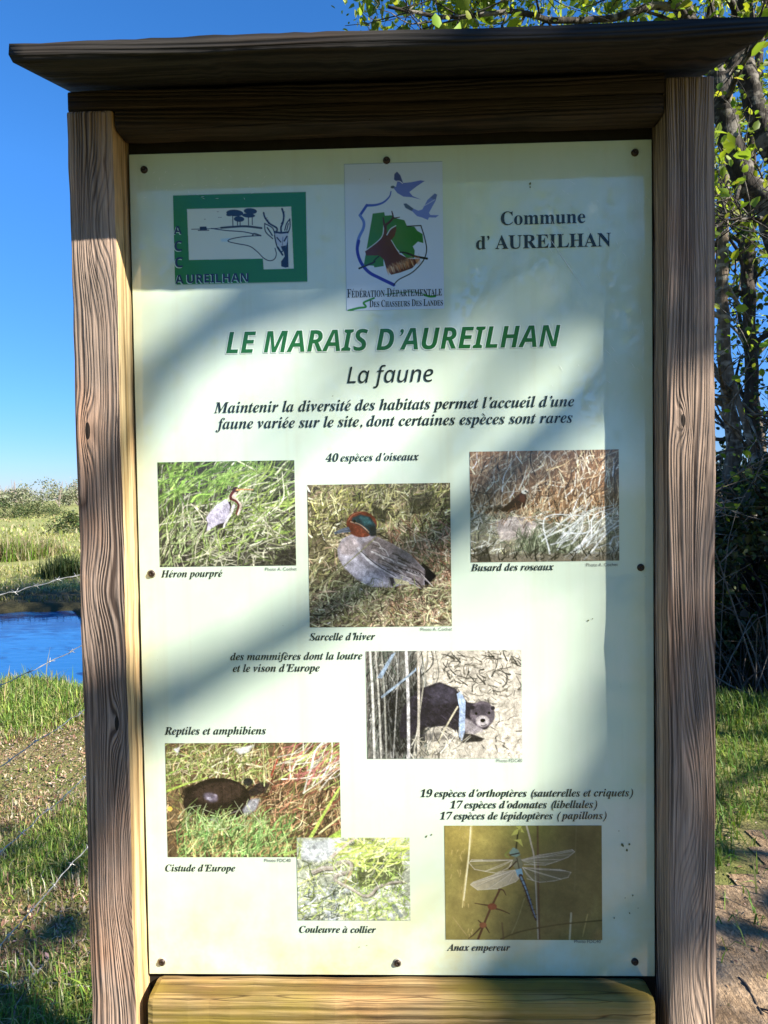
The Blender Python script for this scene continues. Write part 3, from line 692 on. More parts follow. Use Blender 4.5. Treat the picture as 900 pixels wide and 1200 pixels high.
c.ell(*T([(765, 218)])[0], .080, .088, (112, 102, 112), 0, 1, 1); c.ell(*T([(762, 205)])[0], .06, .04, (78, 70, 82), 0, .8, 2); c.ell(*T([(765, 238)])[0], .044, .036, (190, 182, 184), 0, .9, 1)
c.ell(*T([(766, 236)])[0], .017, .013, (24, 18, 24)); c.ell(*T([(747, 216)])[0], .009, .009, (16, 12, 18)); c.ell(*T([(785, 214)])[0], .009, .009, (16, 12, 18)); c.ell(*T([(735, 198)])[0], .018, .014, (50, 44, 54)); c.ell(*T([(796, 200)])[0], .014, .014, (50, 44, 54))
c.stroke(T([(760, 250), (768, 252), (776, 248)]), 1.2, (60, 50, 56))
c.poly(T([(690, 270), (735, 276), (772, 290), (760, 298), (700, 302)]), (30, 24, 32), .95, 1); c.poly(T([(560, 280), (640, 268), (690, 288), (620, 300)]), (60, 56, 64), .6, 4)
for x0, x1, w_, cc in ((436, 444, 4, (214, 214, 206)), (452, 464, 3, (190, 188, 178)), (543, 546, 5, (206, 204, 204)), (578, 574, 4, (198, 190, 176)), (470, 480, 2.4, (160, 160, 150)), (520, 500, 2, (150, 150, 146)), (606, 560, 2, (170, 166, 150))):
    c.stroke(T([(x0, 32), ((x0+x1)/2+2, 180), (x1, 345)]), w_, cc, .95)
c.poly(T([(690, 158), (702, 150), (716, 180), (712, 270), (704, 296), (694, 280), (698, 200)]), (170, 192, 224), 1, 0)
c.poly(T([(455, 110), (500, 40), (512, 34), (470, 110)]), (150, 172, 196), .9, 0); c.stroke(T([(470, 165), (560, 95), (570, 82)]), 4, (150, 170, 190), .95, 2)
c.stroke(T([(612, 340), (660, 250), (692, 196)]), 2.6, (206, 198, 170)); c.grass(60, (.3, .78, .66, 1), 70, 30, .09, 1.8, [(210, 206, 190), (90, 86, 80), (160, 154, 136)], 44)
place(c, RECT['otter'], 'printed_photo', 'printed photo of an otter behind reed stems')
# turtle
c = canvas('turtle', (110, 92, 62)); c.mottle(5, .4)
c.grass(900, (0, 0, 1, 1), 60, 45, .09, 1.9, [(150, 122, 76), (116, 88, 54), (180, 150, 90), (84, 62, 42), (130, 134, 66), (206, 180, 132), (56, 44, 32)], 51)
c.grass(330, (.5, .05, 1, .75), 50, 30, .1, 1.8, [(160, 106, 76), (130, 76, 56), (186, 142, 104), (206, 186, 136), (130, 134, 66), (70, 50, 40)], 52, jit=.35)
c.grass(240, (0, .0, .6, .35), 50, 40, .1, 1.8, [(150, 170, 76), (190, 190, 120), (110, 126, 56), (210, 200, 160)], 53)
c.grass(70, (.75, .0, 1, .3), 40, 14, .2, 2.0, [(226, 220, 200), (190, 210, 100), (190, 120, 110)], 54)
Z = (55, 120, 860, 648); T = lambda p: nrm(Z, p)
c.poly(T([(140, 330), (200, 300), (130, 380)]), (40, 32, 28), .9, 2); c.poly(T([(375, 150), (470, 130), (440, 165), (400, 175)]), (226, 226, 224), .8, 2); c.poly(T([(95, 150), (125, 140), (115, 170)]), (226, 226, 232), .8, 2)
c.poly(T([(430, 345), (490, 300), (540, 310), (520, 350), (450, 370)]), (44, 36, 40), .9, 2); c.ell(*T([(437, 302)])[0], .028, .024, (34, 34, 44), 0, .95, 1)
c.ell(*T([(290, 388)])[0], .195, .132, (46, 35, 30), -.10); c.ell(*T([(300, 350)])[0], .14, .06, (78, 60, 50), -.10, .7, 6)
for k in range(6): c.stroke(T([(190+k*42, 330-k*4), (185+k*44, 400), (200+k*40, 460)]), 1.1, (30, 24, 20), .5)
c.ell(*T([(262, 372)])[0], .042, .024, (130, 120, 140), .3, .7, 5); c.ell(*T([(255, 378)])[0], .014, .008, (206, 200, 220), .3, .8, 2); c.ell(*T([(285, 362)])[0], .01, .006, (180, 170, 190), .3, .7, 1)
for k in range(60):
    x, y = np.random.RandomState(k).uniform((160, 315), (420, 455)); c.stroke(T([(x, y), (x+14, y-3)]), 1, [(90, 72, 60), (28, 22, 18), (64, 52, 42)][k % 3], .45)
c.poly(T([(410, 430), (450, 380), (490, 380), (470, 430), (420, 460)]), (170, 172, 180), .85, 3); c.stroke(T([(160, 470), (260, 475), (400, 430)]), 2, (120, 112, 110), .8); c.poly(T([(250, 470), (300, 462), (290, 490)]), (170, 172, 186), .8, 2)
c.grass(520, (.08, .66, .72, 1), 65, 32, .1, 2.0, [(110, 160, 76), (150, 190, 96), (90, 128, 60), (190, 206, 130), (70, 84, 40), (170, 150, 90)], 55)
c.grass(60, (.12, .58, .55, .76), 60, 40, .11, 1.5, [(150, 180, 110), (190, 200, 150), (120, 140, 70)], 56)
c.stroke(T([(720, 560), (790, 440), (858, 330)]), 6, (180, 206, 70), 1, 3); c.stroke(T([(760, 540), (860, 462)]), 3, (222, 216, 150)); c.stroke(T([(55, 345), (150, 310), (250, 280)]), 4, (170, 196, 60), .95, 2); c.stroke(T([(55, 270), (140, 232)]), 2, (150, 190, 70)); c.stroke(T([(600, 640), (700, 600)]), 5, (176, 200, 90)); c.poly(T([(800, 560), (860, 520), (860, 560)]), (170, 206, 50), .9, 1)
c.ell(*T([(72, 425)])[0], .014, .014, (240, 200, 40)); c.stroke(T([(510, 130), (512, 320)]), 1.6, (190, 200, 130), .9); c.stroke(T([(575, 200), (545, 270)]), 3, (170, 60, 40), .8)
place(c, RECT['turtle'], 'printed_photo', 'printed photo of a dark turtle in green and russet grass', dy=.0004)
# grass snake
c = canvas('snake', (176, 182, 160)); c.mottle(6, .25)
c.grass(330, (0, 0, 1, 1), 35, 55, .12, 2.2, [(206, 210, 204), (150, 158, 140), (170, 190, 96), (220, 222, 190), (118, 128, 92), (196, 208, 120)], 61)
c.poly([(.06, .04), (.36, .02), (.42, .16), (.2, .3), (.04, .26)], (206, 212, 220), .7, 6)
c.poly([(.58, .24), (.9, .2), (.96, .4), (.8, .56), (.6, .62), (.48, .58), (.54, .36)], (92, 98, 46), .85, 7); c.poly([(.38, .55), (.5, .52), (.52, .66), (.4, .6)], (90, 96, 50), .7, 3)
c.grass(150, (.45, .3, .95, .7), 40, 50, .07, 1.8, [(150, 180, 70), (90, 110, 44), (180, 200, 110)], 62)
c.grass(110, (.4, .0, 1, .28), 30, 30, .18, 3, [(190, 206, 80), (220, 222, 150), (156, 176, 70)], 63)
c.grass(120, (0, .6, .5, 1), 40, 25, .13, 2, [(120, 130, 128), (190, 196, 200), (90, 100, 80), (160, 176, 90)], 64)
c.grass(110, (.4, .72, 1, 1), 60, 50, .08, 2.6, [(190, 210, 96), (214, 220, 170), (150, 176, 80)], 65)
for k in range(12): c.poly([(x, y) for x, y in np.array([(.0, 0), (.05, .01), (.06, .06), (.01, .05)])+np.random.RandomState(k).uniform((.05, .6), (.9, .92))], (214, 220, 230), .6, 2)
Z = (100, 118, 800, 628); T = lambda p: nrm(Z, p)
sn = T([(205, 330), (260, 308), (330, 303), (380, 268), (430, 272), (438, 310), (405, 335), (350, 348), (338, 378), (380, 405), (440, 435), (515, 478), (565, 465), (600, 425), (680, 398), (765, 390)])
c.stroke([(x+.008, y+.012) for x, y in sn], 9, (84, 76, 60), .7, 4); c.stroke(sn, 8.0, (178, 168, 152), .95, 3.4); c.stroke([(x-.004, y-.008) for x, y in sn], 3, (208, 200, 190), .7, 1.2)
c.stroke(T([(440, 330), (395, 400)]), 5, (196, 176, 130), .9, 3)
c.stroke(T([(460, 295), (560, 298), (620, 330)]), 2.4, (196, 206, 90)); c.stroke(T([(570, 395), (640, 310), (680, 258)]), 2.6, (210, 216, 120)); c.stroke(T([(320, 235), (400, 170), (470, 120)]), 5, (226, 206, 190), .85, 3); c.stroke(T([(105, 410), (230, 350)]), 3, (206, 206, 130), .9, 1.5); c.stroke(T([(700, 540), (740, 600)]), 7, (110, 120, 130), .7)
c.grass(70, (.1, .3, .95, .8), 45, 50, .09, 1.5, [(206, 214, 150), (160, 180, 90), (214, 214, 196)], 66)
place(c, RECT['snake'], 'printed_photo', 'printed photo of a pale snake curled in mossy ground', dy=.0007)
# dragonfly
c = canvas('dragonfly', (132, 126, 58)); w_, h_ = c.w, c.h
Y, X = np.mgrid[0:h_, 0:w_]; X = X/w_; Y = Y/h_
for (bx, by, sx, col, am) in [(.1, .1, .3, (176, 156, 62), .9), (.05, .8, .3, (150, 138, 60), .8), (.85, .2, .3, (96, 98, 48), .95), (.75, .7, .3, (104, 104, 54), .9), (.42, .3, .13, (120, 104, 46), .7), (.15, .35, .1, (110, 96, 40), .6), (.55, .05, .2, (120, 126, 48), .7), (.95, .9, .15, (150, 140, 70), .8), (.4, .75, .2, (116, 112, 54), .6), (.28, .12, .1, (186, 172, 74), .6), (.9, .45, .13, (112, 112, 56), .6), (.98, .96, .08, (196, 150, 80), .5), (.15, .6, .14, (170, 152, 70), .6)]:
    k = .9*am*np.exp(-((X-bx)**2+((Y-by)*h_/w_)**2)/(sx*sx*.6)); c.a += k[..., None]*(lin(col)-c.a)
c.mottle(77, .16, 16); c.mottle(78, .12, 34)
D_ = lambda p: [((540+x/6.-521)/185., (955+y/6.-968)/133.) for x, y in p]
c.stroke(D_([(80, 80), (65, 250), (30, 480), (10, 650)]), 4, (206, 190, 116), .9, 2); c.stroke(D_([(75, 90), (55, 330), (20, 600)]), 2, (236, 226, 180), .9)
r = np.random.RandomState(8)
for k in range(26): x, y = r.uniform(-70, 90), r.uniform(80, 850); c.stroke(D_([(x, y), (x+r.uniform(-14, 14), y+26)]), 2.2, (200, 176, 100), .5, 1)
c.stroke(D_([(470, 80), (500, 200), (525, 350), (545, 870)]), 3, (196, 186, 166), .8, 2); c.stroke(D_([(548, 80), (550, 500), (556, 870)]), 3.4, (96, 72, 50), .85, 3); c.stroke(D_([(820, 80), (805, 540)]), 1.6, (120, 122, 70), .8)
c.stroke(D_([(450, 590), (400, 740), (350, 850)]), 1.8, (150, 146, 84), .8); c.stroke(D_([(780, 690), (768, 870)]), 3, (206, 200, 160), .8); c.stroke(D_([(895, 700), (860, 850)]), 2, (190, 170, 90), .8)
c.stroke(D_([(280, 872), (420, 820), (600, 785), (760, 762), (1000, 740)]), 2.6, (86, 84, 30), .95); c.stroke(D_([(-60, 720), (40, 850)]), 1.6, (170, 150, 90), .7)
c.stroke(D_([(118, 875), (200, 680), (240, 600), (275, 530)]), 4, (84, 54, 30), 1, 3.4)
for p in ([(230, 640), (160, 632), (98, 622)], [(230, 655), (290, 672), (345, 695)], [(150, 770), (120, 740)], [(270, 525), (300, 530), (320, 565)], [(155, 775), (90, 840), (50, 870)], [(165, 770), (200, 830)]): c.stroke(D_(p), 3.4, (78, 56, 30), 1, 1.4)
c.ell(*D_([(222, 645)])[0], .03, .022, (120, 64, 34)); c.ell(*D_([(155, 775)])[0], .024, .018, (130, 80, 44)); c.stroke(D_([(290, 760), (300, 870)]), 3, (96, 80, 44), .8)
c.stroke(D_([(412, 85), (405, 160), (395, 240)]), 3, (60, 64, 24)); 
for p in ([(360, 150), (385, 115), (420, 95), (405, 140)], [(430, 90), (455, 130), (430, 125)], [(375, 180), (430, 175), (445, 230), (410, 195)], [(395, 85), (440, 80), (420, 110)]): c.poly(D_(p), (176, 178, 66), 1, 0)
def wing(p, col, al):
    c.poly(D_(p), col, al, 1); q = np.array(D_(p))
    for k in range(len(q)-1): c.stroke([q[k], q[k+1]], 1.1, (222, 216, 200), .55)
    base = q[0]; r = np.random.RandomState(len(p))
    for k in range(14):
        e = q[1+k % (len(q)-2)]*.5+q[2+k % (len(q)-2)]*.5; c.stroke([base, (base+e)/2+r.normal(size=2)*.004, e], .9, [(96, 92, 70), (226, 220, 204)][k % 2], .5)
wing([(370, 320), (240, 318), (80, 318), (60, 340), (100, 385), (250, 412), (330, 380), (370, 345)], (150, 146, 96), .4)
wing([(385, 390), (300, 400), (190, 440), (90, 475), (70, 492), (120, 528), (260, 520), (390, 470), (420, 440)], (200, 192, 176), .5)
wing([(430, 320), (560, 285), (680, 268), (790, 248), (808, 262), (760, 300), (680, 330), (600, 355), (450, 352)], (136, 142, 122), .42)
wing([(440, 372), (560, 385), (700, 385), (780, 405), (760, 440), (660, 465), (560, 475), (470, 450)], (116, 128, 110), .4)
c.poly(D_([(380, 300), (425, 300), (445, 350), (430, 385), (395, 390), (365, 350)]), (120, 124, 96), 1, 1); c.poly(D_([(345, 270), (375, 232), (410, 250), (425, 285), (395, 300), (360, 290)]), (116, 150, 140), 1, 1)
c.stroke(D_([(348, 250), (318, 285), (340, 300)]), 3, (130, 140, 50)); c.stroke(D_([(352, 285), (415, 272)]), 2.2, (30, 34, 30)); c.stroke(D_([(395, 330), (345, 380)]), 2.4, (60, 46, 34)); c.stroke(D_([(400, 305), (415, 380)]), 2, (50, 54, 40), .8)
c.poly(D_([(388, 388), (432, 378), (442, 420), (428, 452), (402, 430)]), (112, 166, 190), 1, 0)
c.stroke(D_([(425, 430), (460, 520), (500, 650), (530, 735)]), 7, (30, 40, 50), 1, 3.6); c.stroke(D_([(428, 440), (466, 530), (506, 655), (528, 720)]), 3.2, (96, 142, 168), 1, 1.6)
for k in range(8): q = np.array(D_([(435+k*12, 465+k*34)])[0]); c.stroke([q-(.012, -.004), q+(.016, -.006)], 1.3, (24, 30, 40), .9)
place(c, RECT['dragonfly'], 'printed_photo', 'printed photo of a blue dragonfly on a dark stem')

# ---- the two emblems
c = canvas('acca', (34, 122, 30), 1700); A_ = lambda p: [((x-40)/806., (y-(73-.037*(x-40)))/(544+.012*(x-40))) for x, y in p]
LT = (214, 226, 214); NV = (26, 30, 46)
c.poly(A_([(125, 157), (757, 136), (766, 513), (584, 519), (580, 453), (130, 463)]), LT)
c.poly([(0, 0), (1, 0), (1, .006), (0, .006)], (190, 210, 190)); c.poly([(0, .993), (1, .993), (1, 1), (0, 1)], (190, 210, 190))
c.poly(A_([(325, 335), (385, 328), (375, 352), (330, 352)]), (176, 214, 232), .8, 3)
for (x, y, rx, ry) in ((415, 178, 52, 20), (440, 214, 32, 17), (510, 166, 40, 18), (498, 192, 40, 13), (380, 190, 18, 8)): c.ell(*A_([(x, y)])[0], rx/806., ry/806.*1.0, (38, 48, 58), .08)
for x, y0, y1 in ((402, 190, 258), (446, 225, 252), (497, 200, 250), (520, 180, 248), (430, 225, 250)): c.stroke(A_([(x, y0), (x, y1)]), 2.4, NV)
c.stroke(A_([(330, 268), (400, 262), (480, 258), (575, 268)]), 5.5, (46, 52, 50)); c.stroke(A_([(150, 278), (280, 273), (330, 268)]), 2, NV); c.poly(A_([(200, 262), (240, 260), (245, 280), (200, 282)]), NV); c.stroke(A_([(190, 285), (255, 283)]), 2.4, NV)
c.stroke(A_([(270, 272), (360, 284), (470, 292), (560, 312)]), 2.6, NV); c.stroke(A_([(570, 314), (530, 302), (520, 314)]), 4, (50, 56, 50))
c.stroke(A_([(560, 314), (470, 320), (390, 335), (372, 350), (430, 364), (500, 378), (545, 410), (585, 450), (620, 466), (650, 456), (662, 425), (655, 390)]), 2.6, NV)
for x, y in ((232, 218), (312, 172), (318, 207), (330, 206)): c.stroke(A_([(x-4, y-2), (x, y), (x+4, y-2)]), 1.1, NV)
dark = NV
c.poly(A_([(735, 290), (735, 505), (715, 508), (690, 500), (690, 470), (712, 440), (705, 400), (720, 370), (715, 330)]), dark)
c.poly(A_([(650, 300), (690, 290), (735, 300), (730, 350), (715, 400), (690, 395), (665, 360)]), (190, 200, 214)); c.stroke(A_([(652, 300), (660, 350), (672, 390), (690, 412), (712, 398)]), 3.4, dark); c.stroke(A_([(655, 290), (690, 296), (732, 292)]), 5, dark)
c.stroke(A_([(668, 325), (690, 352)]), 3.4, dark); c.stroke(A_([(728, 318), (712, 345)]), 4, dark); c.poly(A_([(690, 378), (722, 372), (718, 398), (698, 402)]), dark); c.stroke(A_([(672, 385), (700, 430)]), 5, dark); c.stroke(A_([(704, 322), (700, 372)]), 1.8, (90, 100, 130))
c.poly(A_([(595, 240), (640, 268), (655, 300), (642, 330), (612, 300)]), LT); c.stroke(A_([(595, 240), (600, 290), (642, 332)]), 3, dark); c.stroke(A_([(595, 240), (640, 265), (655, 300)]), 3, dark); c.stroke(A_([(610, 265), (640, 312)]), 3.6, dark)
c.stroke(A_([(748, 212), (728, 240), (716, 280)]), 3.2, dark); c.stroke(A_([(748, 212), (748, 260), (735, 296)]), 3.2, dark); c.stroke(A_([(738, 240), (728, 280)]), 3, dark)
c.stroke(A_([(590, 175), (598, 205), (625, 240), (668, 268), (664, 295)]), 4.6, dark); c.stroke(A_([(598, 210), (612, 205)]), 3, dark, 1, 1.2); c.stroke(A_([(618, 240), (615, 215)]), 3.4, dark, 1, 1.2)
c.stroke(A_([(702, 150), (712, 190), (705, 235), (694, 262), (694, 295)]), 5, dark); c.stroke(A_([(712, 190), (716, 165)]), 3, dark, 1, 1.2); c.stroke(A_([(706, 225), (696, 240)]), 3, dark)
place(c, RECT['acca'], 'emblem', 'green framed emblem with pine trees and a roe deer head')
c = canvas('fed', (206, 222, 238), 1700); F_ = lambda p: [((395+x/6.318-404)/116.5, (180+y/6.316-191)/171.5) for x, y in p]
c.poly([(0, 0), (1, 0), (1, .005), (0, .005)], (150, 175, 190)); c.poly([(0, 0), (.006, 0), (.006, 1), (0, 1)], (150, 175, 190))
c.poly(F_([(268, 440), (355, 432), (360, 458), (410, 456), (440, 478), (505, 495), (525, 540), (580, 545), (600, 575), (640, 600), (645, 668), (605, 655), (565, 690), (580, 720), (575, 775), (520, 775), (440, 700), (345, 700), (345, 830), (275, 838), (270, 825), (195, 818)]), (44, 120, 52))
c.stroke(F_([(408, 282), (395, 320), (350, 360), (290, 378), (225, 380)]), 3, (60, 90, 190), 1, 7); c.stroke(F_([(225, 378), (172, 452)]), 7, (50, 76, 180)); c.stroke(F_([(172, 450), (200, 500), (195, 550), (160, 620), (148, 700), (170, 790), (230, 870), (320, 920), (418, 970)]), 7, (92, 126, 206), 1, 9)
c.stroke(F_([(160, 640), (148, 710), (175, 800), (235, 872), (320, 920), (418, 968)]), 8, (36, 44, 160)); c.stroke(F_([(418, 970), (460, 930), (560, 880), (640, 800), (668, 720), (655, 630), (628, 538)]), 3, (24, 24, 28)); c.stroke(F_([(628, 538), (525, 540)]), 3, (24, 24, 28))
c.stroke(F_([(160, 842), (270, 800), (275, 785), (310, 755)]), 5, (20, 24, 24), 1, 3); c.stroke(F_([(455, 730), (510, 735), (580, 762), (670, 782)]), 4, (24, 24, 24), 1, 6)
deer = F_([(205, 715), (240, 690), (300, 650), (335, 605), (352, 560), (352, 520), (372, 528), (372, 600), (400, 560), (440, 536), (445, 560), (430, 610), (405, 640), (440, 700), (470, 745), (530, 778), (620, 785), (560, 850), (470, 880), (400, 895), (365, 850), (345, 780), (310, 750), (215, 748)])
c.poly(deer, (86, 36, 28))
r = np.random.RandomState(12)
for k in range(170):
    a_ = r.uniform(0, 1); q_ = r.uniform(-.4, .5); x0_ = 365+a_*245; y0_ = 868-a_*80+q_*45
    c.stroke(F_([(x0_, y0_-26), (x0_+12, y0_+10)]), 3, [(196, 130, 80), (226, 196, 160), (140, 74, 44)][k % 3], .16+.3*(q_ > .1), 1)
c.stroke(F_([(205, 715), (300, 648), (340, 600), (350, 530)]), 2, (206, 220, 230)); c.stroke(F_([(372, 600), (400, 558), (440, 534)]), 2.2, (206, 220, 230)); c.stroke(F_([(405, 640), (440, 700), (470, 745)]), 1.6, (206, 220, 230))
c.stroke(F_([(360, 545), (352, 510), (346, 470)]), 7, (70, 26, 24), 1, 3); c.stroke(F_([(360, 530), (400, 500), (420, 470), (412, 428)]), 7, (70, 26, 24), 1, 3); c.stroke(F_([(418, 480), (470, 472)]), 4, (70, 26, 24), 1, 2)
BL = (98, 118, 200)
c.poly(F_([(408, 248), (425, 238), (445, 250), (455, 215), (432, 195), (435, 155), (455, 138), (480, 165), (500, 222), (560, 218), (630, 206), (662, 212), (600, 250), (545, 290), (570, 320), (635, 348), (560, 328), (500, 322), (455, 295), (430, 262)]), BL)
c.poly(F_([(432, 195), (435, 155), (455, 138), (478, 165), (495, 215), (450, 205)]), (78, 90, 130), .8, 1); c.stroke(F_([(440, 210), (470, 208), (495, 225)]), 2, (214, 224, 240)); c.ell(*F_([(420, 250)])[0], .02, .014, (70, 90, 110))
c.poly(F_([(500, 375), (520, 372), (570, 410), (610, 428), (640, 420), (680, 350), (735, 305), (752, 315), (740, 360), (690, 445), (700, 462), (765, 465), (740, 482), (690, 480), (680, 498), (640, 480), (600, 468), (565, 432), (515, 405)]), (112, 136, 210))
c.poly(F_([(500, 375), (520, 372), (575, 412), (560, 430), (515, 405)]), (60, 84, 100), .8, 1); c.poly(F_([(700, 335), (735, 305), (752, 315), (740, 355)]), (80, 100, 150), .7, 2); c.stroke(F_([(640, 400), (690, 375), (735, 350)]), 1.6, (190, 205, 235))
c.stroke(F_([(75, 1152), (150, 1135), (205, 1128), (190, 1098), (225, 1080), (268, 1064)]), 6, (56, 140, 50), 1, 5); c.stroke(F_([(355, 1040), (480, 1028), (560, 1025), (650, 1046)]), 3, (70, 140, 70), .8); c.stroke(F_([(650, 1050), (690, 1062), (728, 1060)]), 6, (56, 140, 50))
place(c, RECT['fed'], 'emblem', 'pale blue emblem sticker with a stag in a shield and two blue birds')
# ---- lettering: every line is one flat mesh of letter shapes on the panel
GC = {}
def glyph(ch):
    """outline of one character at size 1, and its advance"""
    if ch not in GC:
        def geo(txt):
            cu = bpy.data.curves.new('g', 'FONT'); cu.body = txt; cu.resolution_u = 3
            o = bpy.data.objects.new('g', cu); COL.objects.link(o)
            me = bpy.data.meshes.new_from_object(o.evaluated_get(bpy.context.evaluated_depsgraph_get()))
            V = np.array([v.co[:2] for v in me.vertices]).reshape(-1, 2); F = [tuple(p.vertices) for p in me.polygons]
            bpy.data.objects.remove(o); bpy.data.curves.remove(cu); bpy.data.meshes.remove(me)
            return V, F
        V, F = geo(ch) if ch != ' ' else (np.zeros((0, 2)), [])
        adv = geo(ch+'l')[0][:, 0].max()-geo('l')[0][:, 0].max()
        GC[ch] = (V, F, adv)
    return GC[ch]
BASE = {'bi': (0x1D468, 0x1D482, 0x1D7CE), 'b': (0x1D400, 0x1D41A, 0x1D7CE), 'sbi': (0x1D63C, 0x1D656, 0x1D7EC), 'si': (0x1D608, 0x1D622, 0x1D7E2), 'sb': (0x1D5D4, 0x1D5EE, 0x1D7EC), 'r': None}
ACC = {'é': ('e', 1), 'è': ('e', -1), 'à': ('a', -1), 'É': ('E', 1), 'È': ('E', -1)}
def layout(text, style, smallcaps=None, space=.26, track=0.0):
    Vs, Fs, x, o = [], [], 0.0, 0
    for ch in text:
        if ch == ' ': x += space; continue
        acc = 0
        if ch in ACC: ch, acc = ACC[ch]
        sc_ = 1.0
        if smallcaps and ch.islower(): ch = ch.upper(); sc_ = smallcaps
        g = ch; sh = 0
        b = BASE[style]
        if b:
            if 'A' <= ch <= 'Z': g = chr(b[0]+ord(ch)-65)
            elif 'a' <= ch <= 'z': g = chr(b[1]+ord(ch)-97)
            elif '0' <= ch <= '9': g = chr(b[2]+ord(ch)-48)
            if style in ('bi', 'sbi', 'si') and not ch.isalpha(): sh = .22
        V, F, adv = glyph(g); V = V*sc_
        if sh: V = V+np.stack([V[:, 1]*sh, 0*V[:, 0]], 1)
        W = V+(x, 0); Vs.append(W); Fs += [tuple(i+o for i in f) for f in F]; o += len(W)
        if acc:
            top = V[:, 1].max(); mx = x+(V[:, 0].min()+V[:, 0].max())/2+(.07 if style in ('bi', 'si') else .0); s_ = .11*sc_
            q = np.array([(-s_*.9, .05), (-s_*.35, .05), (s_*1.2, .20), (s_*.5, .22)])
            if acc < 0: q[:, 0] *= -1; q = q[::-1]
            Vs.append(q*(1, sc_)+(mx, top)); Fs.append((o, o+1, o+2, o+3)); o += 4
        x += adv*sc_+track
    return np.concatenate(Vs), Fs
def line(text, x0, x1, zb, style, mat, name='lettering', ys=1.0, dy=.0008, halo=None, **kw):
    V, F = layout(text, style, **kw); lo, hi = V[:, 0].min(), V[:, 0].max(); k = (x1-x0)/(hi-lo)
    P = np.stack([x0+(V[:, 0]-lo)*k, np.full(len(V), PY0-dy), B0+zb+V[:, 1]*k*ys], 1)
    def mk(P_, m_, nm, f):
        bm = bmesh.new(); vs = [bm.verts.new(p) for p in P_]
        for q in f:
            try: bm.faces.new([vs[i] for i in q])
            except ValueError: pass
        for fc in bm.faces:
            if fc.normal.y > 0: fc.normal_flip()
        bm.normal_update()
        for fc in bm.faces:
            if fc.normal.y > 0: fc.normal_flip()
        return from_bm(nm, bm, m_, panel)
    o = mk(P, mat, name, F)
    o['label'] = None or ('printed line reading '+text)[:90]
    return o
INK = NT('black ink'); INK.bsdf((.014, .02, .018), .12, None, .6); INK = INK.m
GRN = NT('green ink'); GRN.bsdf((.018, .125, .026), .12, None, .6); GRN = GRN.m
NVY = NT('navy ink'); NVY.bsdf((.014, .018, .05), .12, None, .6); NVY = NVY.m
GRY = NT('grey ink'); GRY.bsdf((.09, .10, .10), .12, None, .6); GRY = GRY.m
LGR = NT('pale green ink'); LGR.bsdf((.45, .65, .50), .12, None, .6); LGR = LGR.m
WHT = NT('white ink'); WHT.bsdf((.72, .80, .72), .12, None, .6); WHT = WHT.m
for dx, dz in ((-.0012, -.001), (.0012, .001), (.0012, -.001), (-.0012, .001)):
    o = line('LE MARAIS D’AUREILHAN', -.2543+dx, .2596+dx, .9805+dz, 'sbi', WHT, 'title_outline', dy=.0006+.00002*(dx > 0)+.00001*(dz > 0), ys=1.03)
line('LE MARAIS D’AUREILHAN', -.2543, .2596, .9805, 'sbi', GRN, 'title', ys=1.03)
line('La faune', -.0673, .0653, .9311, 'si', INK, 'subtitle', ys=1.0)
for txt, x0, x1, z in (('Maintenir la diversité des habitats permet l’accueil d’une', -.2749, .2796, .8891), ('faune variée sur le site, dont certaines espèces sont rares', -.2727, .2769, .8643),
    ('40 espèces d’oiseaux', -.1023, .0414, .8110), ('Héron pourpré', -.3639, -.2671, .6345), ('Sarcelle d’hiver', -.1325, -.0299, .5331), ('Busard des roseaux', .1195, .2466, .6386),
    ('des mammifères dont la loutre', -.2578, -.0504, .5029), ('et le vison d’Europe', -.2542, -.1174, .4844), ('Reptiles et amphibiens', -.3645, -.2037, .3858), ('Cistude d’Europe', -.3684, -.2568, .1672),
    ('Couleuvre à collier', -.1571, -.0357, .0689), ('19 espèces d’orthoptères (sauterelles et criquets)', .0370, .3660, .2854), ('17 espèces d’odonates (libellules)', .0834, .3108, .2673), ('17 espèces de lépidoptères ( papillons)', .0672, .3251, .2498), ('Anax empereur', .0753, .1741, .0409)):
    line(txt, x0, x1, z, 'bi', INK, 'caption')
for txt, x0, x1, z in (('Photo A. Cochet', -.1999, -.1505, .6429), ('Photo A. Cochet', .0405, .0894, .5464), ('Photo A. Cochet', .2962, .3443, .6436), ('Photo FDC40', .1558, .1955, .3399), ('Photo FDC40', -.2104, -.1685, .1823), ('Photo FDC40', .2738, .3148, .0538)):
    line(txt, x0, x1, z, 'r', GRY, 'photo_credit')
line('Commune', .1707, .2983, 1.1658, 'b', INK, 'heading'); line('d’ AUREILHAN', .1328, .3366, 1.1299, 'b', INK, 'heading', ys=1.0)
line('Fédération Départementale', -.0652, .0800, 1.0617, 'b', INK, 'emblem_lettering', ys=1.7, smallcaps=.78); line('Des Chasseurs Des Landes', -.0313, .0811, 1.0464, 'b', INK, 'emblem_lettering', ys=1.65, smallcaps=.78)
for i_, (ch, u, v) in enumerate((('A', 212, 261), ('C', 212.3, 280.5), ('C', 212.6, 299.5))):
    x, z = PX_(u, v); z -= B0; line(ch, x-.0073, x+.0051, z-.0011, 'sb', LGR, 'emblem_letter', dy=.0007, ys=.95); line(ch, x-.0062, x+.0062, z, 'sb', NVY, 'emblem_letter', ys=.95)
line('A', *[PX_(u, 319)[0] for u in (206.8, 216.8)], PX_(0, 319.3)[1]-B0, 'sb', LGR, 'emblem_letter', dy=.0007); line('UREILHAN', *[PX_(u, 319)[0] for u in (220.7, 293.2)], PX_(0, 318.8)[1]-B0, 'sb', LGR, 'emblem_lettering', dy=.0007)
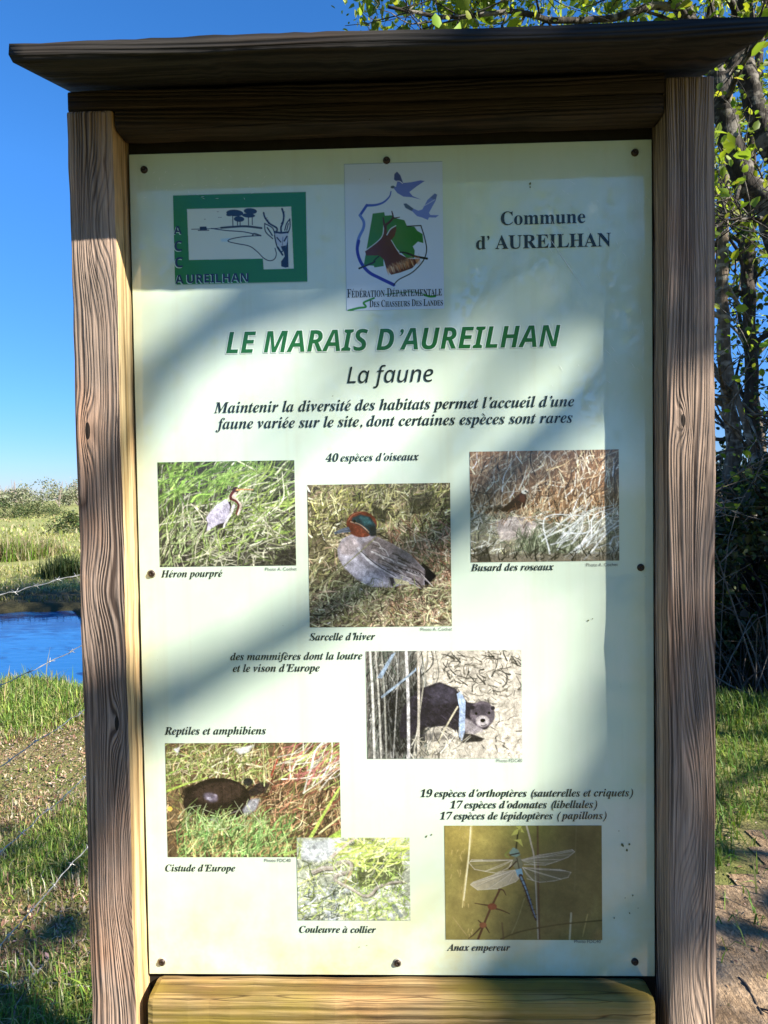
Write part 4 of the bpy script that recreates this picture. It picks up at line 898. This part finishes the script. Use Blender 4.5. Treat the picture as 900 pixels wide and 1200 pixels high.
line('A', *[PX_(u, 319)[0] for u in (207.6, 217.6)], PX_(0, 318.5)[1]-B0, 'sb', NVY, 'emblem_letter'); line('UREILHAN', *[PX_(u, 319)[0] for u in (221.5, 294)], PX_(0, 318)[1]-B0, 'sb', NVY, 'emblem_lettering', ys=.98)
# ================================================================== barbed wire fences
def wire(name, pts, parent, seed, barb=.13, r=.0012, bl=.015, mat=M_WIRE):
    rng = np.random.RandomState(seed); mb = MB(); n = 40*(len(pts)-1); P = spline(pts, n); P[1:-1] += rng.normal(size=(n-2, 3))*.0022
    k = np.arange(n); off = np.stack([np.cos(k*1.9), 0*k, np.sin(k*1.9)], 1)*r*.8
    mb.tube(P+off, r, 5); mb.tube(P-off, r, 5)
    L = np.concatenate([[0], np.cumsum(np.linalg.norm(np.diff(P, axis=0), axis=1))]); s = rng.uniform(0, barb)
    while s < L[-1]:
        p = np.array([np.interp(s, L, P[:, j]) for j in range(3)]); a = rng.uniform(0, 3.14); t_ = P[1]-P[0]; t_ /= np.linalg.norm(t_)
        u = np.cross(t_, [0, 0, 1]); u /= np.linalg.norm(u); up = np.cross(u, t_)
        for sg in (-1, 1):
            d = (u*math.cos(a+sg*.9)+up*math.sin(a+sg*.9))*bl; mb.tube([p-d+t_*sg*.004, p+t_*sg*.004, p+d*.95+t_*sg*.004], [r*.5, r*1.1, r*.5], 4)
        mb.tube([p-t_*.006, p+t_*.006], r*2.2, 6); s += barb*rng.uniform(.85, 1.15)
    return mb.build(name, mat, parent)
W_FP = wood('fence post wood', (.07, .055, .045), (.26, .22, .18), (0, 0), .009, (.03, .03), 15)
def fpost(x, y, h, parent, seed, r=.045):
    rng = np.random.RandomState(seed); mb = MB(); zs = np.linspace(float(gz(x, y))-.25, h, 14)
    mb.tube([(x+rng.normal()*.003, y+rng.normal()*.003, z) for z in zs], r*(1+rng.normal(size=14)*.03), 12); return mb.build('fence_post', W_FP, parent)
fence = empty('barbed_wire_fence', (0, 0, 0)); tag(fence, 'five strand barbed wire fence running past the left post towards the pond', 'barbed wire fence')
FX = -1.20
for k, h in enumerate((1.60-.277, 1.60-.555, 1.60-.789, 1.60-1.05, 1.60-1.33)):
    wire('wire_strand', [(FX+.01, -2.6, h+.02), (FX-.01, .2, h-.008), (FX, 2.1, h-.006+.01*math.sin(k*2)), (FX, 4.75, h+.015)], fence, 20+k)
for y, h in ((-2.6, 1.5), (4.78, 1.48)): fpost(FX-.05, y, h, fence, int(y*3)+30, .05)
fence2 = empty('wire_fence', (0, 0, 0)); tag(fence2, 'thin wire fence strung across the dark thicket right of the board', 'wire fence')
for k, h in enumerate((1.47, 1.08, .78, .40)):
    wire('wire_strand', [(1.3, 4.25, h+.015), (2.5, 4.2, h-.01), (3.9, 4.15, h), (5.6, 4.1, h+.02)], fence2, 40+k, .16, .0007, .008, M_TWIG)
for x in (1.27, 5.62): fpost(x, 4.22-(x-1.27)*.03, 1.6, fence2, int(x*3)+50, .04)

# ================================================================== trees right behind the board
Y1 = 4.6
A = lambda u, v, y=Y1: at(u, v, y)
limb_a = [(3.9, 4.7, -.1), (3.75, 4.65, .9), (3.45, 4.6, 2.2), tuple(A(905, 258)), tuple(A(868, 205)), tuple(A(848, 140)), tuple(A(838, 80)), tuple(A(806, 18)), tuple(A(780, -60)), tuple(A(730, -180)), tuple(A(690, -330))]
limb_b = [(3.75, 4.68, .6), (3.7, 4.75, 2.2), tuple(A(930, 235, 4.75)), tuple(A(897, 160, 4.75)), tuple(A(874, 90, 4.75)), tuple(A(870, 30, 4.75)), tuple(A(880, -60, 4.8)), tuple(A(870, -220, 4.9)), tuple(A(880, -330, 5))]
limb_c = [tuple(A(800, 10)), tuple(A(762, 8, 4.5)), tuple(A(715, 22, 4.4)), tuple(A(650, 24, 4.2)), tuple(A(600, 14, 4.0)), tuple(A(520, 20, 3.9)), tuple(A(455, 8, 3.7))]
limb_d = [tuple(A(730, -180)), tuple(A(650, -150, 4.2)), tuple(A(560, -110, 3.9)), tuple(A(490, -60, 3.7))]
limb_e = [tuple(A(868, 205)), tuple(A(862, 235, 4.5)), tuple(A(845, 262, 4.4)), tuple(A(800, 290, 4.4))]
limb_f = [tuple(A(905, 258)), tuple(A(880, 256, 4.5)), tuple(A(848, 258, 4.4))]
limb_g = [tuple(A(870, 30, 4.75)), tuple(A(840, -20, 4.6)), tuple(A(760, -70, 4.4)), tuple(A(640, -60, 4.2)), tuple(A(540, -20, 4.1))]
limb_h = [tuple(A(870, -220, 4.9)), (4.2, 4.6, 8.1), (4.9, 4.4, 8.6)]
limbtree('leaning_tree', 'leaning grey barked tree with two curved trunks and fresh leaves above the board roof', [(limb_a, .12, .05), (limb_b, .115, .05), (limb_c, .034, .010), (limb_d, .03, .01), (limb_e, .02, .008), (limb_f, .022, .008), (limb_g, .03, .008), (limb_h, .03, .01)],
    71, M_BARKM, GREENS, M_LEAF, 7, .056, .13, 17, .9, 3, 2, start=.5, keep=lambda P: (P[:, 2] > 5.3) | (np.random.RandomState(5).uniform(size=len(P)) < .3))
limb = [(2.95, 5.6, -.1), tuple(A(858, 560, 5.6)), tuple(A(850, 430, 5.6)), tuple(A(846, 300, 5.6)), tuple(A(852, 120, 5.6)), tuple(A(860, 0, 5.6)), tuple(A(840, -150, 5.6))]
limb2 = [tuple(A(852, 430, 5.6)), tuple(A(868, 480, 5.4)), tuple(A(886, 545, 5.3)), tuple(A(890, 600, 5.2))]
limbtree('pale_tree', 'slender pale tree with a blotched trunk close behind the right post', [(limb, .085, .03), (limb2, .03, .035)], 72, M_BARK, GREENS, M_LEAF, 4, .055, .13, 30, .9, 3, 3, up=.05, start=.2, keep=lambda P: (P[:, 2] > 4.2) | (np.random.RandomState(6).uniform(size=len(P)) < .14))
limb = [(3.6, 6.0, -.1), tuple(A(884, 600, 6.0)), tuple(A(880, 450, 6.0)), tuple(A(876, 300, 6.0)), tuple(A(880, 180, 6.0)), tuple(A(892, 40, 6.0)), tuple(A(900, -150, 6.0))]
ivy = limbtree('ivy_covered_tree', 'dark upright tree whose trunk is wrapped in dark ivy', [(limb, .09, .03)], 73, M_BARKD, GREENS, M_LEAF, 4, .052, .13, 26, 1.0, 3, 2, start=.2, keep=lambda P: (P[:, 2] > 4.2) | (np.random.RandomState(6).uniform(size=len(P)) < .14))
rng = np.random.RandomState(9); P = spline(limb, 300); P = np.repeat(P[40:230], 8, axis=0); P = P+rng.normal(size=P.shape)*(.17, .17, .06)
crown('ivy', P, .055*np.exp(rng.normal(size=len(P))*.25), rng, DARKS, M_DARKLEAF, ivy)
for k, (x, y, h, lean, label) in enumerate(((2.3, 8.2, 7.6, .2, 'thin young tree farther back, its stem seen through twigs beside the right post'), (4.7, 7.6, 8.4, -.3, 'tall thin tree behind the thicket right of the ivy trunk'), (6.4, 6.2, 8.0, .3, 'bushy tree past the thicket at the far right'), (1.0, 9.0, 6.6, .3, 'small leafy tree standing hidden behind the middle of the board'))):
    r_ = np.random.RandomState(80+k); pts = [(x+lean*q*q*2+r_.normal()*.1, y+r_.normal()*.1, h*q-.1) for q in np.linspace(0, 1, 6)]
    lat = [(pts[3], (pts[3][0]-.9, pts[3][1]-.3, pts[3][2]+.9), (pts[3][0]-1.6, pts[3][1]-.4, pts[3][2]+1.9)), (pts[2], (pts[2][0]+.8, pts[2][1]+.1, pts[2][2]+.9), (pts[2][0]+1.3, pts[2][1]+.3, pts[2][2]+2.0))]
    limbtree('young_tree', label, [(pts, .075, .02)]+[(l, .035, .01) for l in lat], 90+k, M_BARK, GREENS, M_LEAF, 6, .062, .2, 15, 1.1, 3, 2, 'young trees behind the thicket')

# the dark thicket under them
thk = empty('bramble_thicket', (3.2, 5.0, 0)); tag(thk, 'dark bramble thicket of bare stems and leaves under the trees right of the board', 'thicket')
rng = np.random.RandomState(14); mb = MB(); mbs = MB()
def thick_h(x): return 1.5+.35*np.sin(x*1.7+1)+.25*np.sin(x*4.1)
for k in range(560):
    x = rng.uniform(1.0, 7.2); y = 4.28+abs(rng.normal())*.9; p = np.array([x, y, float(gz(x, y))-.05])-np.array([3.2, 5.0, 0]); a = rng.uniform(0, 6.28); l = rng.uniform(.9, 2.3)*thick_h(x)/2
    d = np.array([math.cos(a)*.4, math.sin(a)*.4, 1]); q = p+d*l*.5; e = q+np.array([math.cos(a)*.5, math.sin(a)*.5, rng.uniform(-.35, .5)])*l*.55
    (mbs if k % 3 == 0 else mb).tube(spline([p, q, e], 9), np.linspace(rng.uniform(.004, .011), .002, 9), 5, cap=False)
for k in range(150):        # bare bramble canes and saplings along the thicket's front
    x = rng.uniform(1.5, 6.5); y = rng.uniform(4.2, 4.9); a = rng.uniform(0, 6.28); l = rng.uniform(.8, 2.6); p = np.array([x-3.2, y-5.0, float(gz(x, y))-.03]); le = rng.normal()*.35
    mbs.tube(spline([p, p+(le*l*.5, rng.normal()*.1, l*.6), p+(le*l*1.3+rng.normal()*.2, rng.normal()*.2, l*rng.uniform(.75, 1.0))], 9), np.linspace(rng.uniform(.004, .010), .002, 9), 5, cap=False)
for b_, n_, m_ in ((mb, 'stems', M_BARKD), (mbs, 'dry_stems', M_TWIG)): b_.build(n_, m_, thk)['kind'] = 'stuff'
P = np.stack([rng.uniform(.9, 7.4, 62000), 4.6+np.abs(rng.normal(size=62000))*1.1, rng.uniform(0, 1, 62000)], 1); P[:, 2] = P[:, 2]**.8*thick_h(P[:, 0])
P = P[sinnoise(P[:, 0]*3, P[:, 2]*3+P[:, 1], 6, 1.6) > -.35]
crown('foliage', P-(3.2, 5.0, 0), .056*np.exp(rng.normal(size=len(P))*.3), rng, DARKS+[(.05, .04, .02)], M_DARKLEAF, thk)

# trees on the sunny side, behind the viewer: their limbs throw the soft bands of shade
SV = np.array(S)
def sh(u, v, t_):           # point t_ metres sunward of the spot on the panel at photo pixel (u, v)
    x, z = PX_(u, v); return tuple(np.array([x, 0, z])+SV*t_)
t0 = [(4.15, -3.3, -.1), (4.2, -3.3, 2.0), (4.4, -3.3, 3.6), sh(60, 860, 8.3)]
t1 = [sh(60, 860, 8.3), sh(240, 775, 8.3), sh(400, 690, 8.4), sh(560, 590, 8.6), sh(720, 430, 8.8), sh(860, 240, 9.0)]
t2 = [(4.4, -3.25, 4.3), (4.55, -3.25, 5.0), sh(200, 410, 8.0), sh(350, 340, 8.2), sh(480, 260, 8.3), sh(620, 180, 8.4), sh(760, 60, 8.6)]
t3 = [(5.3, -4.1, -.1), (5.3, -4.1, 1.8), sh(540, 1330, 8.5), sh(590, 1215, 8.5)]
t6 = [sh(590, 1215, 8.5), sh(662, 1030, 8.5), sh(720, 870, 8.5), sh(785, 770, 8.5), sh(850, 700, 8.5)]
t15 = [sh(590, 1215, 8.5), sh(640, 1150, 8.5), sh(676, 1090, 8.5)]
t4 = [sh(665, 1045, 8.5), sh(712, 770, 8.3), sh(780, 647, 8.2), sh(845, 560, 8.2)]
def gp(u, v):               # where the sight line through pixel (u, v) meets the flat ground
    d = FW+RT*((u-450)/F_PX)-UP*((v-600)/F_PX); k = -CAM[2]/d.z; p = Vector(CAM)+d*k; return (p.x, p.y, 0)
gs = lambda u, v, t_: tuple(np.array(gp(u, v))+SV*t_)
t5 = [(8.6, -4.3, 3.0), gs(1100, 1000, 7.9), gs(940, 1008, 7.8), gs(870, 998, 7.8), gs(800, 1003, 7.9)]
t12 = [(8.6, -4.3, 2.4), gs(1100, 1115, 7.4), gs(940, 1108, 7.4), gs(860, 1090, 7.4), gs(790, 1078, 7.5)]
t14 = [gs(1100, 1000, 7.9), gs(940, 900, 7.5), gs(860, 915, 7.4), gs(790, 960, 7.4)]
t8 = [sh(500, 330, 8.9), sh(640, 262, 8.8), sh(780, 190, 8.7), sh(930, 150, 8.7)]; t9 = [sh(620, 170, 8.4), sh(760, 240, 8.6), sh(900, 300, 8.7)]
t10 = [sh(330, 730, 7.5), sh(450, 650, 7.2), sh(580, 540, 6.4), sh(700, 425, 6.0), sh(820, 330, 5.8)]; t11 = [sh(130, 440, 7.2), sh(250, 385, 6.8), sh(400, 335, 6.4), sh(560, 240, 6.2)]
t7 = [sh(720, 430, 8.8), sh(770, 320, 8.7), sh(840, 300, 8.7)]
def thin(p):                # over the sunny part of the board the boughs carry only short thin twigs
    q = np.asarray(p)-(p[1]/SV[1])*SV; return abs(q[0]) < 1.0 and -.7 < q[2]-B0 < 1.0
def clear(P):               # leaves thin out where the picture shows open sun: middle of the panel, grass at the left, path at the right
    P = np.asarray(P); r = np.random.RandomState(len(P)).uniform(size=len(P)); q = P-(P[:, 1]/SV[1])[:, None]*SV; x, z = q[:, 0], q[:, 2]-B0
    pan = (np.abs(x) < .52) & (z > -.35) & (z < 1.04)
    g = P-(P[:, 2]/SV[2])[:, None]*SV; left = (g[:, 0] > -5) & (g[:, 0] < -.8) & (g[:, 1] > .3) & (g[:, 1] < 6); right = (g[:, 0] > .6) & (g[:, 0] < 4) & (g[:, 1] > -1) & (g[:, 1] < 4)
    return ~pan & ~(left & (r < .93)) & ~(right & (r < .7))
limbtree('spreading_tree', 'spreading leafy tree behind the viewer whose limbs shade the panel', [(t0, .12, .075), (t1, .042, .024), (t10, .022, .012), (t11, .02, .01), (t2, .034, .02), (t7, .03, .02), (t8, .075, .09), (t9, .06, .07)], 101, M_BARK, GREENS, M_LEAF, 6, .09, .2, 5, .8, 2, 3, start=.45, keep=clear, thin=thin)
limbtree('roadside_tree', 'leafy tree behind the viewer whose boughs shade the right post', [(t3, .13, .07), (t6, .06, .03), (t15, .05, .03), (t4, .022, .018)], 102, M_BARK, GREENS, M_LEAF, 6, .09, .2, 6, .8, 2, 3, start=.3, keep=clear, thin=thin)
limbtree('path_tree', 'bare limbed tree behind the viewer whose boughs stripe the sandy path', [([(8.6, -4.3, -.1), (8.6, -4.35, 1.6), (8.65, -4.3, 4.0), (8.8, -4.2, 7.0)], .13, .05), (t5, .05, .03), (t12, .055, .04), (t14, .03, .02)], 103, M_BARK, GREENS, M_LEAF, 5, .09, .2, 5, .7, 2, 3, start=.3, keep=clear, thin=thin)
def bushy(name, label, x, y, h, r, seed, n=9000, cols=DARKS, size=.12, z0=.2, cat='tree', group=None, mat=M_DARKLEAF):
    rng = np.random.RandomState(seed); root = empty(name, (x, y, float(gz(x, y)))); tag(root, label, cat, group); mb = MB(); C = []
    mb.tube(spline([(0, 0, -.2), (.1, 0, h*.3), (0, .1, h*.8)], 12), np.linspace(.03*h, .008*h, 12), 8)
    for k in range(26):
        a = rng.uniform(0, 6.28); q = rng.uniform(z0, 1); rr = r*math.sin(math.pi*min(.97, .18+q*.80))*rng.uniform(.5, 1.05); e = np.array([math.cos(a)*rr, math.sin(a)*rr, h*q])
        mb.tube(spline([(0, 0, h*q*.6), e*.6+(0, 0, h*q*.3), e], 6), np.linspace(.012*h, .003*h, 6), 5, cap=False); C.append((e, r*rng.uniform(.28, .5)))
    mb.build('trunk', M_BARKD, root); m_ = n//len(C); P = []
    for e, s_ in C: P.append(e+rng.normal(size=(m_, 3))*s_*(.55, .55, .42))
    P = np.concatenate(P); crown('crown', P, size*np.exp(rng.normal(size=len(P))*.3), rng, cols, mat, root); return root
for k, (x, y, h, label) in enumerate(((2.4, 7.4, 1.7, 'dark rounded shrub behind the thicket nearest the board'), (4.1, 8.0, 2.0, 'dark rounded shrub behind the thicket, below the ivy trunk'), (6.0, 7.9, 1.9, 'dark rounded shrub behind the thicket at its far right end'))):
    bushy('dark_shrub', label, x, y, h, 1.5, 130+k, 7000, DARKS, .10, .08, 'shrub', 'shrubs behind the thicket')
bushy('dense_tree', 'dense dark tree standing in the sun to the right, shading the thicket', 8.1, 2.9, 7.2, 2.1, 111, 12000, z0=.3)
bushy('dense_tree', 'dense dark tree behind the viewer to the left', -5.5, -9, 7.5, 2.6, 112, 7000, cols=GREENS, mat=M_LEAF)
bushy('dense_tree', 'broad light green tree behind the viewer straight back from the board', .8, -11.5, 8.2, 3.0, 113, 8000, cols=GREENS, mat=M_LEAF, z0=.35)
bushy('dense_tree', 'tall dark tree beyond the path behind the viewer', 6.5, -12.5, 9.0, 3.0, 114, 7000, z0=.3)

# ================================================================== ground cover
def scatter(n, x0, x1, y0, y1, seed):
    r = np.random.RandomState(seed); x = r.uniform(x0, x1, n); y = r.uniform(y0, y1, n); return x, y, r
sets = []
LAWN = [(.17, .25, .03), (.23, .31, .05), (.12, .19, .03), (.30, .33, .09), (.36, .32, .15), (.42, .37, .23)]
def lawn(n, x0, x1, y0, y1, h, seed, cols=LAWN, wd=.0045, thr=-.35, f=1.4, lean=.8):
    x, y, r = scatter(n, x0, x1, y0, y1, seed); z = gz(x, y); m_ = (z > WATER+.03) & (sinnoise(x, y, 31, f) > thr) & ((in_path(x, y) > 1.02) | (r.uniform(size=n) < .05))
    P = np.stack([x, y, z-.004], 1)[m_]; hh = h*(1+.5*sinnoise(P[:, 0], P[:, 1], 33, 2.5)); sets.append(blades(P, np.maximum(hh, .015), wd, r, lean, cols))
def brown(x, y):            # 1 where leaf litter and straw show instead of green grass
    p = .55*sinnoise(x, y, 31, 1.7)+.35*sinnoise(x, y, 37, 4.2)
    for cx, cy, s_ in ((-2.05, 3.0, .5), (-1.7, 3.1, .42), (-1.35, 2.35, .13)): p = p-1.5*np.exp(-((x-cx)**2+(y-cy)**2)/s_**2)
    return np.clip(.5-1.7*(p+.30), 0, 1)
GRN_ = [(.11, .20, .03), (.16, .26, .04), (.22, .30, .06), (.08, .15, .025), (.30, .33, .10), (.36, .34, .16)]; BRN_ = [(.30, .21, .13), (.24, .15, .10), (.42, .34, .24), (.16, .10, .06), (.46, .40, .30), (.36, .30, .14)]
def patchy(r):
    def f(P):
        g = pal(r, len(P), GRN_, .3); b = pal(r, len(P), BRN_, .3); k = r.uniform(size=len(P)) < brown(P[:, 0], P[:, 1])*.96+.04
        return np.where(k[:, None], b, g)
    return f
def lawn2(n, x0, x1, y0, y1, h, seed, wd, lean, green):
    x, y, r = scatter(n, x0, x1, y0, y1, seed); b = brown(x, y); m_ = (gz(x, y) > WATER+.03) & ((r.uniform(size=n) > b*green)); P = np.stack([x, y, gz(x, y)-.004], 1)[m_]
    hh = h*(1.15-.7*b[m_])*np.exp(.5*sinnoise(P[:, 0], P[:, 1], 33, 3.5)); sets.append(blades(P, np.maximum(hh, .012), wd, r, lean, None, patchy(r)))
lawn2(60000, -3.4, -.75, .55, 3.3, .055, 201, .0045, .8, 1.0); lawn2(42000, -3.4, -.75, .55, 3.4, .026, 208, .004, 1.4, .2); lawn2(36000, -4.6, -.9, 2.8, 5.0, .07, 202, .006, .8, 1.0); lawn2(24000, -4.6, -.9, 2.8, 5.0, .028, 209, .006, 1.4, .2); lawn(7000, -5.2, -1.2, 3.9, 4.75, .10, 203, cols=[(.10, .19, .03), (.15, .25, .04), (.25, .26, .10)], wd=.008)
lawn(34000, 1.0, 4.6, 1.2, 4.7, .07, 204, cols=[(.07, .14, .02), (.10, .18, .03), (.13, .21, .04), (.19, .22, .07)], wd=.006); lawn(16000, -9, 9, -3, 5, .06, 205, wd=.007); lawn(9000, -.9, 1.2, .2, 5, .06, 206, wd=.006)
# the near bank's long grass leaning over the water, tufts by the board
lawn(2500, -5, .5, 4.4, 4.85, .12, 207, cols=[(.13, .20, .03), (.20, .23, .07), (.33, .29, .16)], wd=.008, thr=-1, lean=.6)
grass = blade_mesh('grass', sets, M_GRASS); grass['kind'] = 'stuff'
sets = []
MARSH = [(.27, .30, .08), (.34, .35, .12), (.40, .36, .18), (.20, .25, .07), (.46, .40, .25)]
lawn(5000, -15, -2, 9.9, 12.2, .09, 214, cols=[(.05, .07, .02), (.10, .10, .05), (.16, .16, .06)], wd=.016, thr=-.1, f=2.2, lean=1.2); lawn(15000, -17, -2, 12, 16, .09, 211, cols=MARSH, wd=.016, thr=-.3, f=1.8, lean=1.2); lawn(22000, -26, -3, 15, 32, .13, 212, cols=MARSH, wd=.03, thr=-.35, f=.7, lean=1.2); lawn(14000, -60, -6, 30, 95, .22, 213, cols=MARSH, wd=.09, thr=-.3, f=.25, lean=1.2)
mg = blade_mesh('marsh_grass', sets, M_GRASS); mg['kind'] = 'stuff'
# dead leaves and straw
x, y, r = scatter(30000, -3.6, -.7, .6, 4.6, 221); m_ = brown(x, y) > .5; x, y = x[m_], y[m_]; P = np.stack([x, y, gz(x, y)+.006+.02*r.uniform(size=len(x))**2], 1)
x2, y2, r2 = scatter(3600, .6, 4.2, -.2, 2.4, 222); P2 = np.stack([x2, y2, gz(x2, y2)+.010], 1); P = np.concatenate([P, P2])
V, T = leaves(P, .015*np.exp(np.clip(r.normal(size=len(P))*.4, -1, .7)), r, .9, .45); V[:, 2] = np.maximum(V[:, 2], gz(V[:, 0], V[:, 1])+.004)
lit = mesh('leaf_litter', V, [T], M_LITTER, col=np.repeat(pal(r, len(P), [(.28, .18, .11), (.36, .26, .18), (.20, .12, .075), (.42, .34, .26), (.12, .075, .05)], .25), 6, axis=0)); lit['kind'] = 'stuff'
def stick(name, label, pts, r0, mat, seed, side=0):
    mb = MB(); rng = np.random.RandomState(seed); P = spline(pts, 14); P[:, 2] = np.maximum(P[:, 2], 0)+gz(P[:, 0], P[:, 1])+r0; P += rng.normal(size=P.shape)*r0*.25
    mb.tube(P, np.linspace(r0, r0*.5, 14), 6)
    for k in range(side): j = rng.randint(3, 12); d = rng.normal(size=3)*.08; d[2] = abs(d[2])*.5; mb.tube([P[j], P[j]+d*.6, P[j]+d], [r0*.5, r0*.4, r0*.25], 5)
    tag(mb.build(name, mat, None), label, 'stick')
M_PALE = bark('bleached wood', (.28, .26, .23), (.55, .52, .48), 2)
stick('dead_stick', 'bleached broken stick lying in the grass left of the board', [gp(4, 1158), gp(28, 1150), gp(45, 1140), gp(57, 1126)], .008, M_PALE, 1, 2)
stick('dead_stick', 'thin dark twig on the sandy path right of the board', [gp(866, 1150), gp(877, 1162), gp(886, 1178), gp(893, 1192)], .006, M_BARKD, 2, 1)
stick('dead_stick', 'long grey stick lying under the thicket', [(2.3, 4.2, .25), (2.55, 4.15, .12), (2.8, 4.1, .02), (3.0, 4.05, .0)], .009, M_TWIG, 3, 2)

# ================================================================== the far side of the pond
def tussock(name, label, x, y, h, n, seed, cols, rad):
    r = np.random.RandomState(seed); P = np.stack([r.normal(size=n)*rad*.5, r.normal(size=n)*rad*.5, np.full(n, -.03)], 1)
    V, Q, T, C = blades(P, h, .022, r, .55, cols); o = mesh(name, V, [Q, T], M_GRASS, None, col=C); o.location = (x, y, float(gz(x, y))); tag(o, label, 'grass tussock')
def far(u, v, zg=-.24):
    d = FW+RT*((u-450)/F_PX)-UP*((v-600)/F_PX); k = (zg-CAM[2])/d.z; p = Vector(CAM)+d*k; return p.x, p.y
x, y = far(20, 656); tussock('grass_tussock', 'large bright green tussock with straw tips across the pond', x, y, .55, 1500, 301, [(.11, .20, .02), (.16, .23, .04), (.34, .28, .17), (.30, .25, .15)], .75)
x, y = far(76, 676); tussock('grass_tussock', 'smaller dark green tussock beside the left post across the pond', x, y, .42, 900, 302, [(.03, .05, .015), (.05, .08, .02), (.09, .11, .04)], .4)
x, y = far(56, 651); tussock('grass_tussock', 'low straw coloured tussock between the two green ones', x, y, .40, 600, 303, [(.14, .18, .04), (.30, .25, .14), (.36, .31, .2)], .5)
for k, (u, v, h, label) in enumerate(((45, 607, 1.5, 'low dark bush in the middle of the row across the marsh'), (62, 604, 1.3, 'low dark bush just left of the left post across the marsh'), (22, 607, 1.1, 'small dark bush at the row’s left across the marsh'), (5, 609, 1.4, 'low dark bush at the photo’s left edge across the marsh'), (84, 624, .9, 'dark bush half hidden by the left post in the meadow'))):
    x, y = far(u, v); bushy('marsh_bush', label, x, min(y, 85), h, h*1.15, 310+k, 1500, [(.04, .065, .02), (.06, .09, .025), (.12, .13, .05)], .11, .15, 'bush', 'low bushes in the marsh')
bushy('willow_bush', 'yellow green willow bush in front of the grey wood across the marsh', *far(17, 590), 5.2, 3.4, 320, 3500, [(.20, .23, .05), (.26, .27, .08), (.15, .18, .05)], .4, .15, 'bush')
bushy('oak_tree', 'dark green tree standing out of the pale wood behind the willow bush', far(17, 590)[0]-2, far(17, 590)[1]+12, 8.0, 3.6, 321, 3500, [(.05, .085, .02), (.07, .11, .03)], .4, .1)
# the wood on the horizon: one mass
rng = np.random.RandomState(330); P = []; mb = MB()
for k in range(190):
    x = rng.uniform(-230, 60); y = 178+rng.uniform(-14, 26)+.02*x; h = rng.uniform(4.2, 6.4); r_ = rng.uniform(2.2, 4.2); b = float(gz(x, y))
    for j in range(7): P.append(np.array([x, y, b+h*.55])+rng.normal(size=3)*(r_*.55, r_*.5, h*.17)+rng.normal(size=(110, 3))*(r_*.3, r_*.3, h*.13))
    for j in range(5): e = np.array([x, y, b])+rng.normal(size=3)*(1.5, 1, 0)+(0, 0, h*rng.uniform(.9, 1.2)); mb.tube([(x, y, b), ((x+e[0])/2+rng.normal()*.3, y, b+h*.5), e], [.16, .1, .04], 4, cap=False)
P = np.concatenate(P); P[:, 2] = np.maximum(P[:, 2], -.2); V, T = leaves(P, .42*np.exp(rng.normal(size=len(P))*.3), rng, .3)
wv_ = sinnoise(P[:, 0]*.25, P[:, 2]*.5, 7, 1.5)[:, None]; cc = pal(rng, len(P), [(.20, .21, .14), (.235, .235, .165), (.17, .19, .11), (.12, .14, .07)], .16)
k0 = mb.n; VV = np.concatenate(mb.v+[V]); CC = np.concatenate([np.tile((.30, .25, .22), (k0, 1)), np.repeat(cc, 6, axis=0)])
wood_ = mesh('treeline', VV, [np.concatenate(mb.q+[T+k0])], M_LITTER, col=CC); wood_['kind'] = 'stuff'
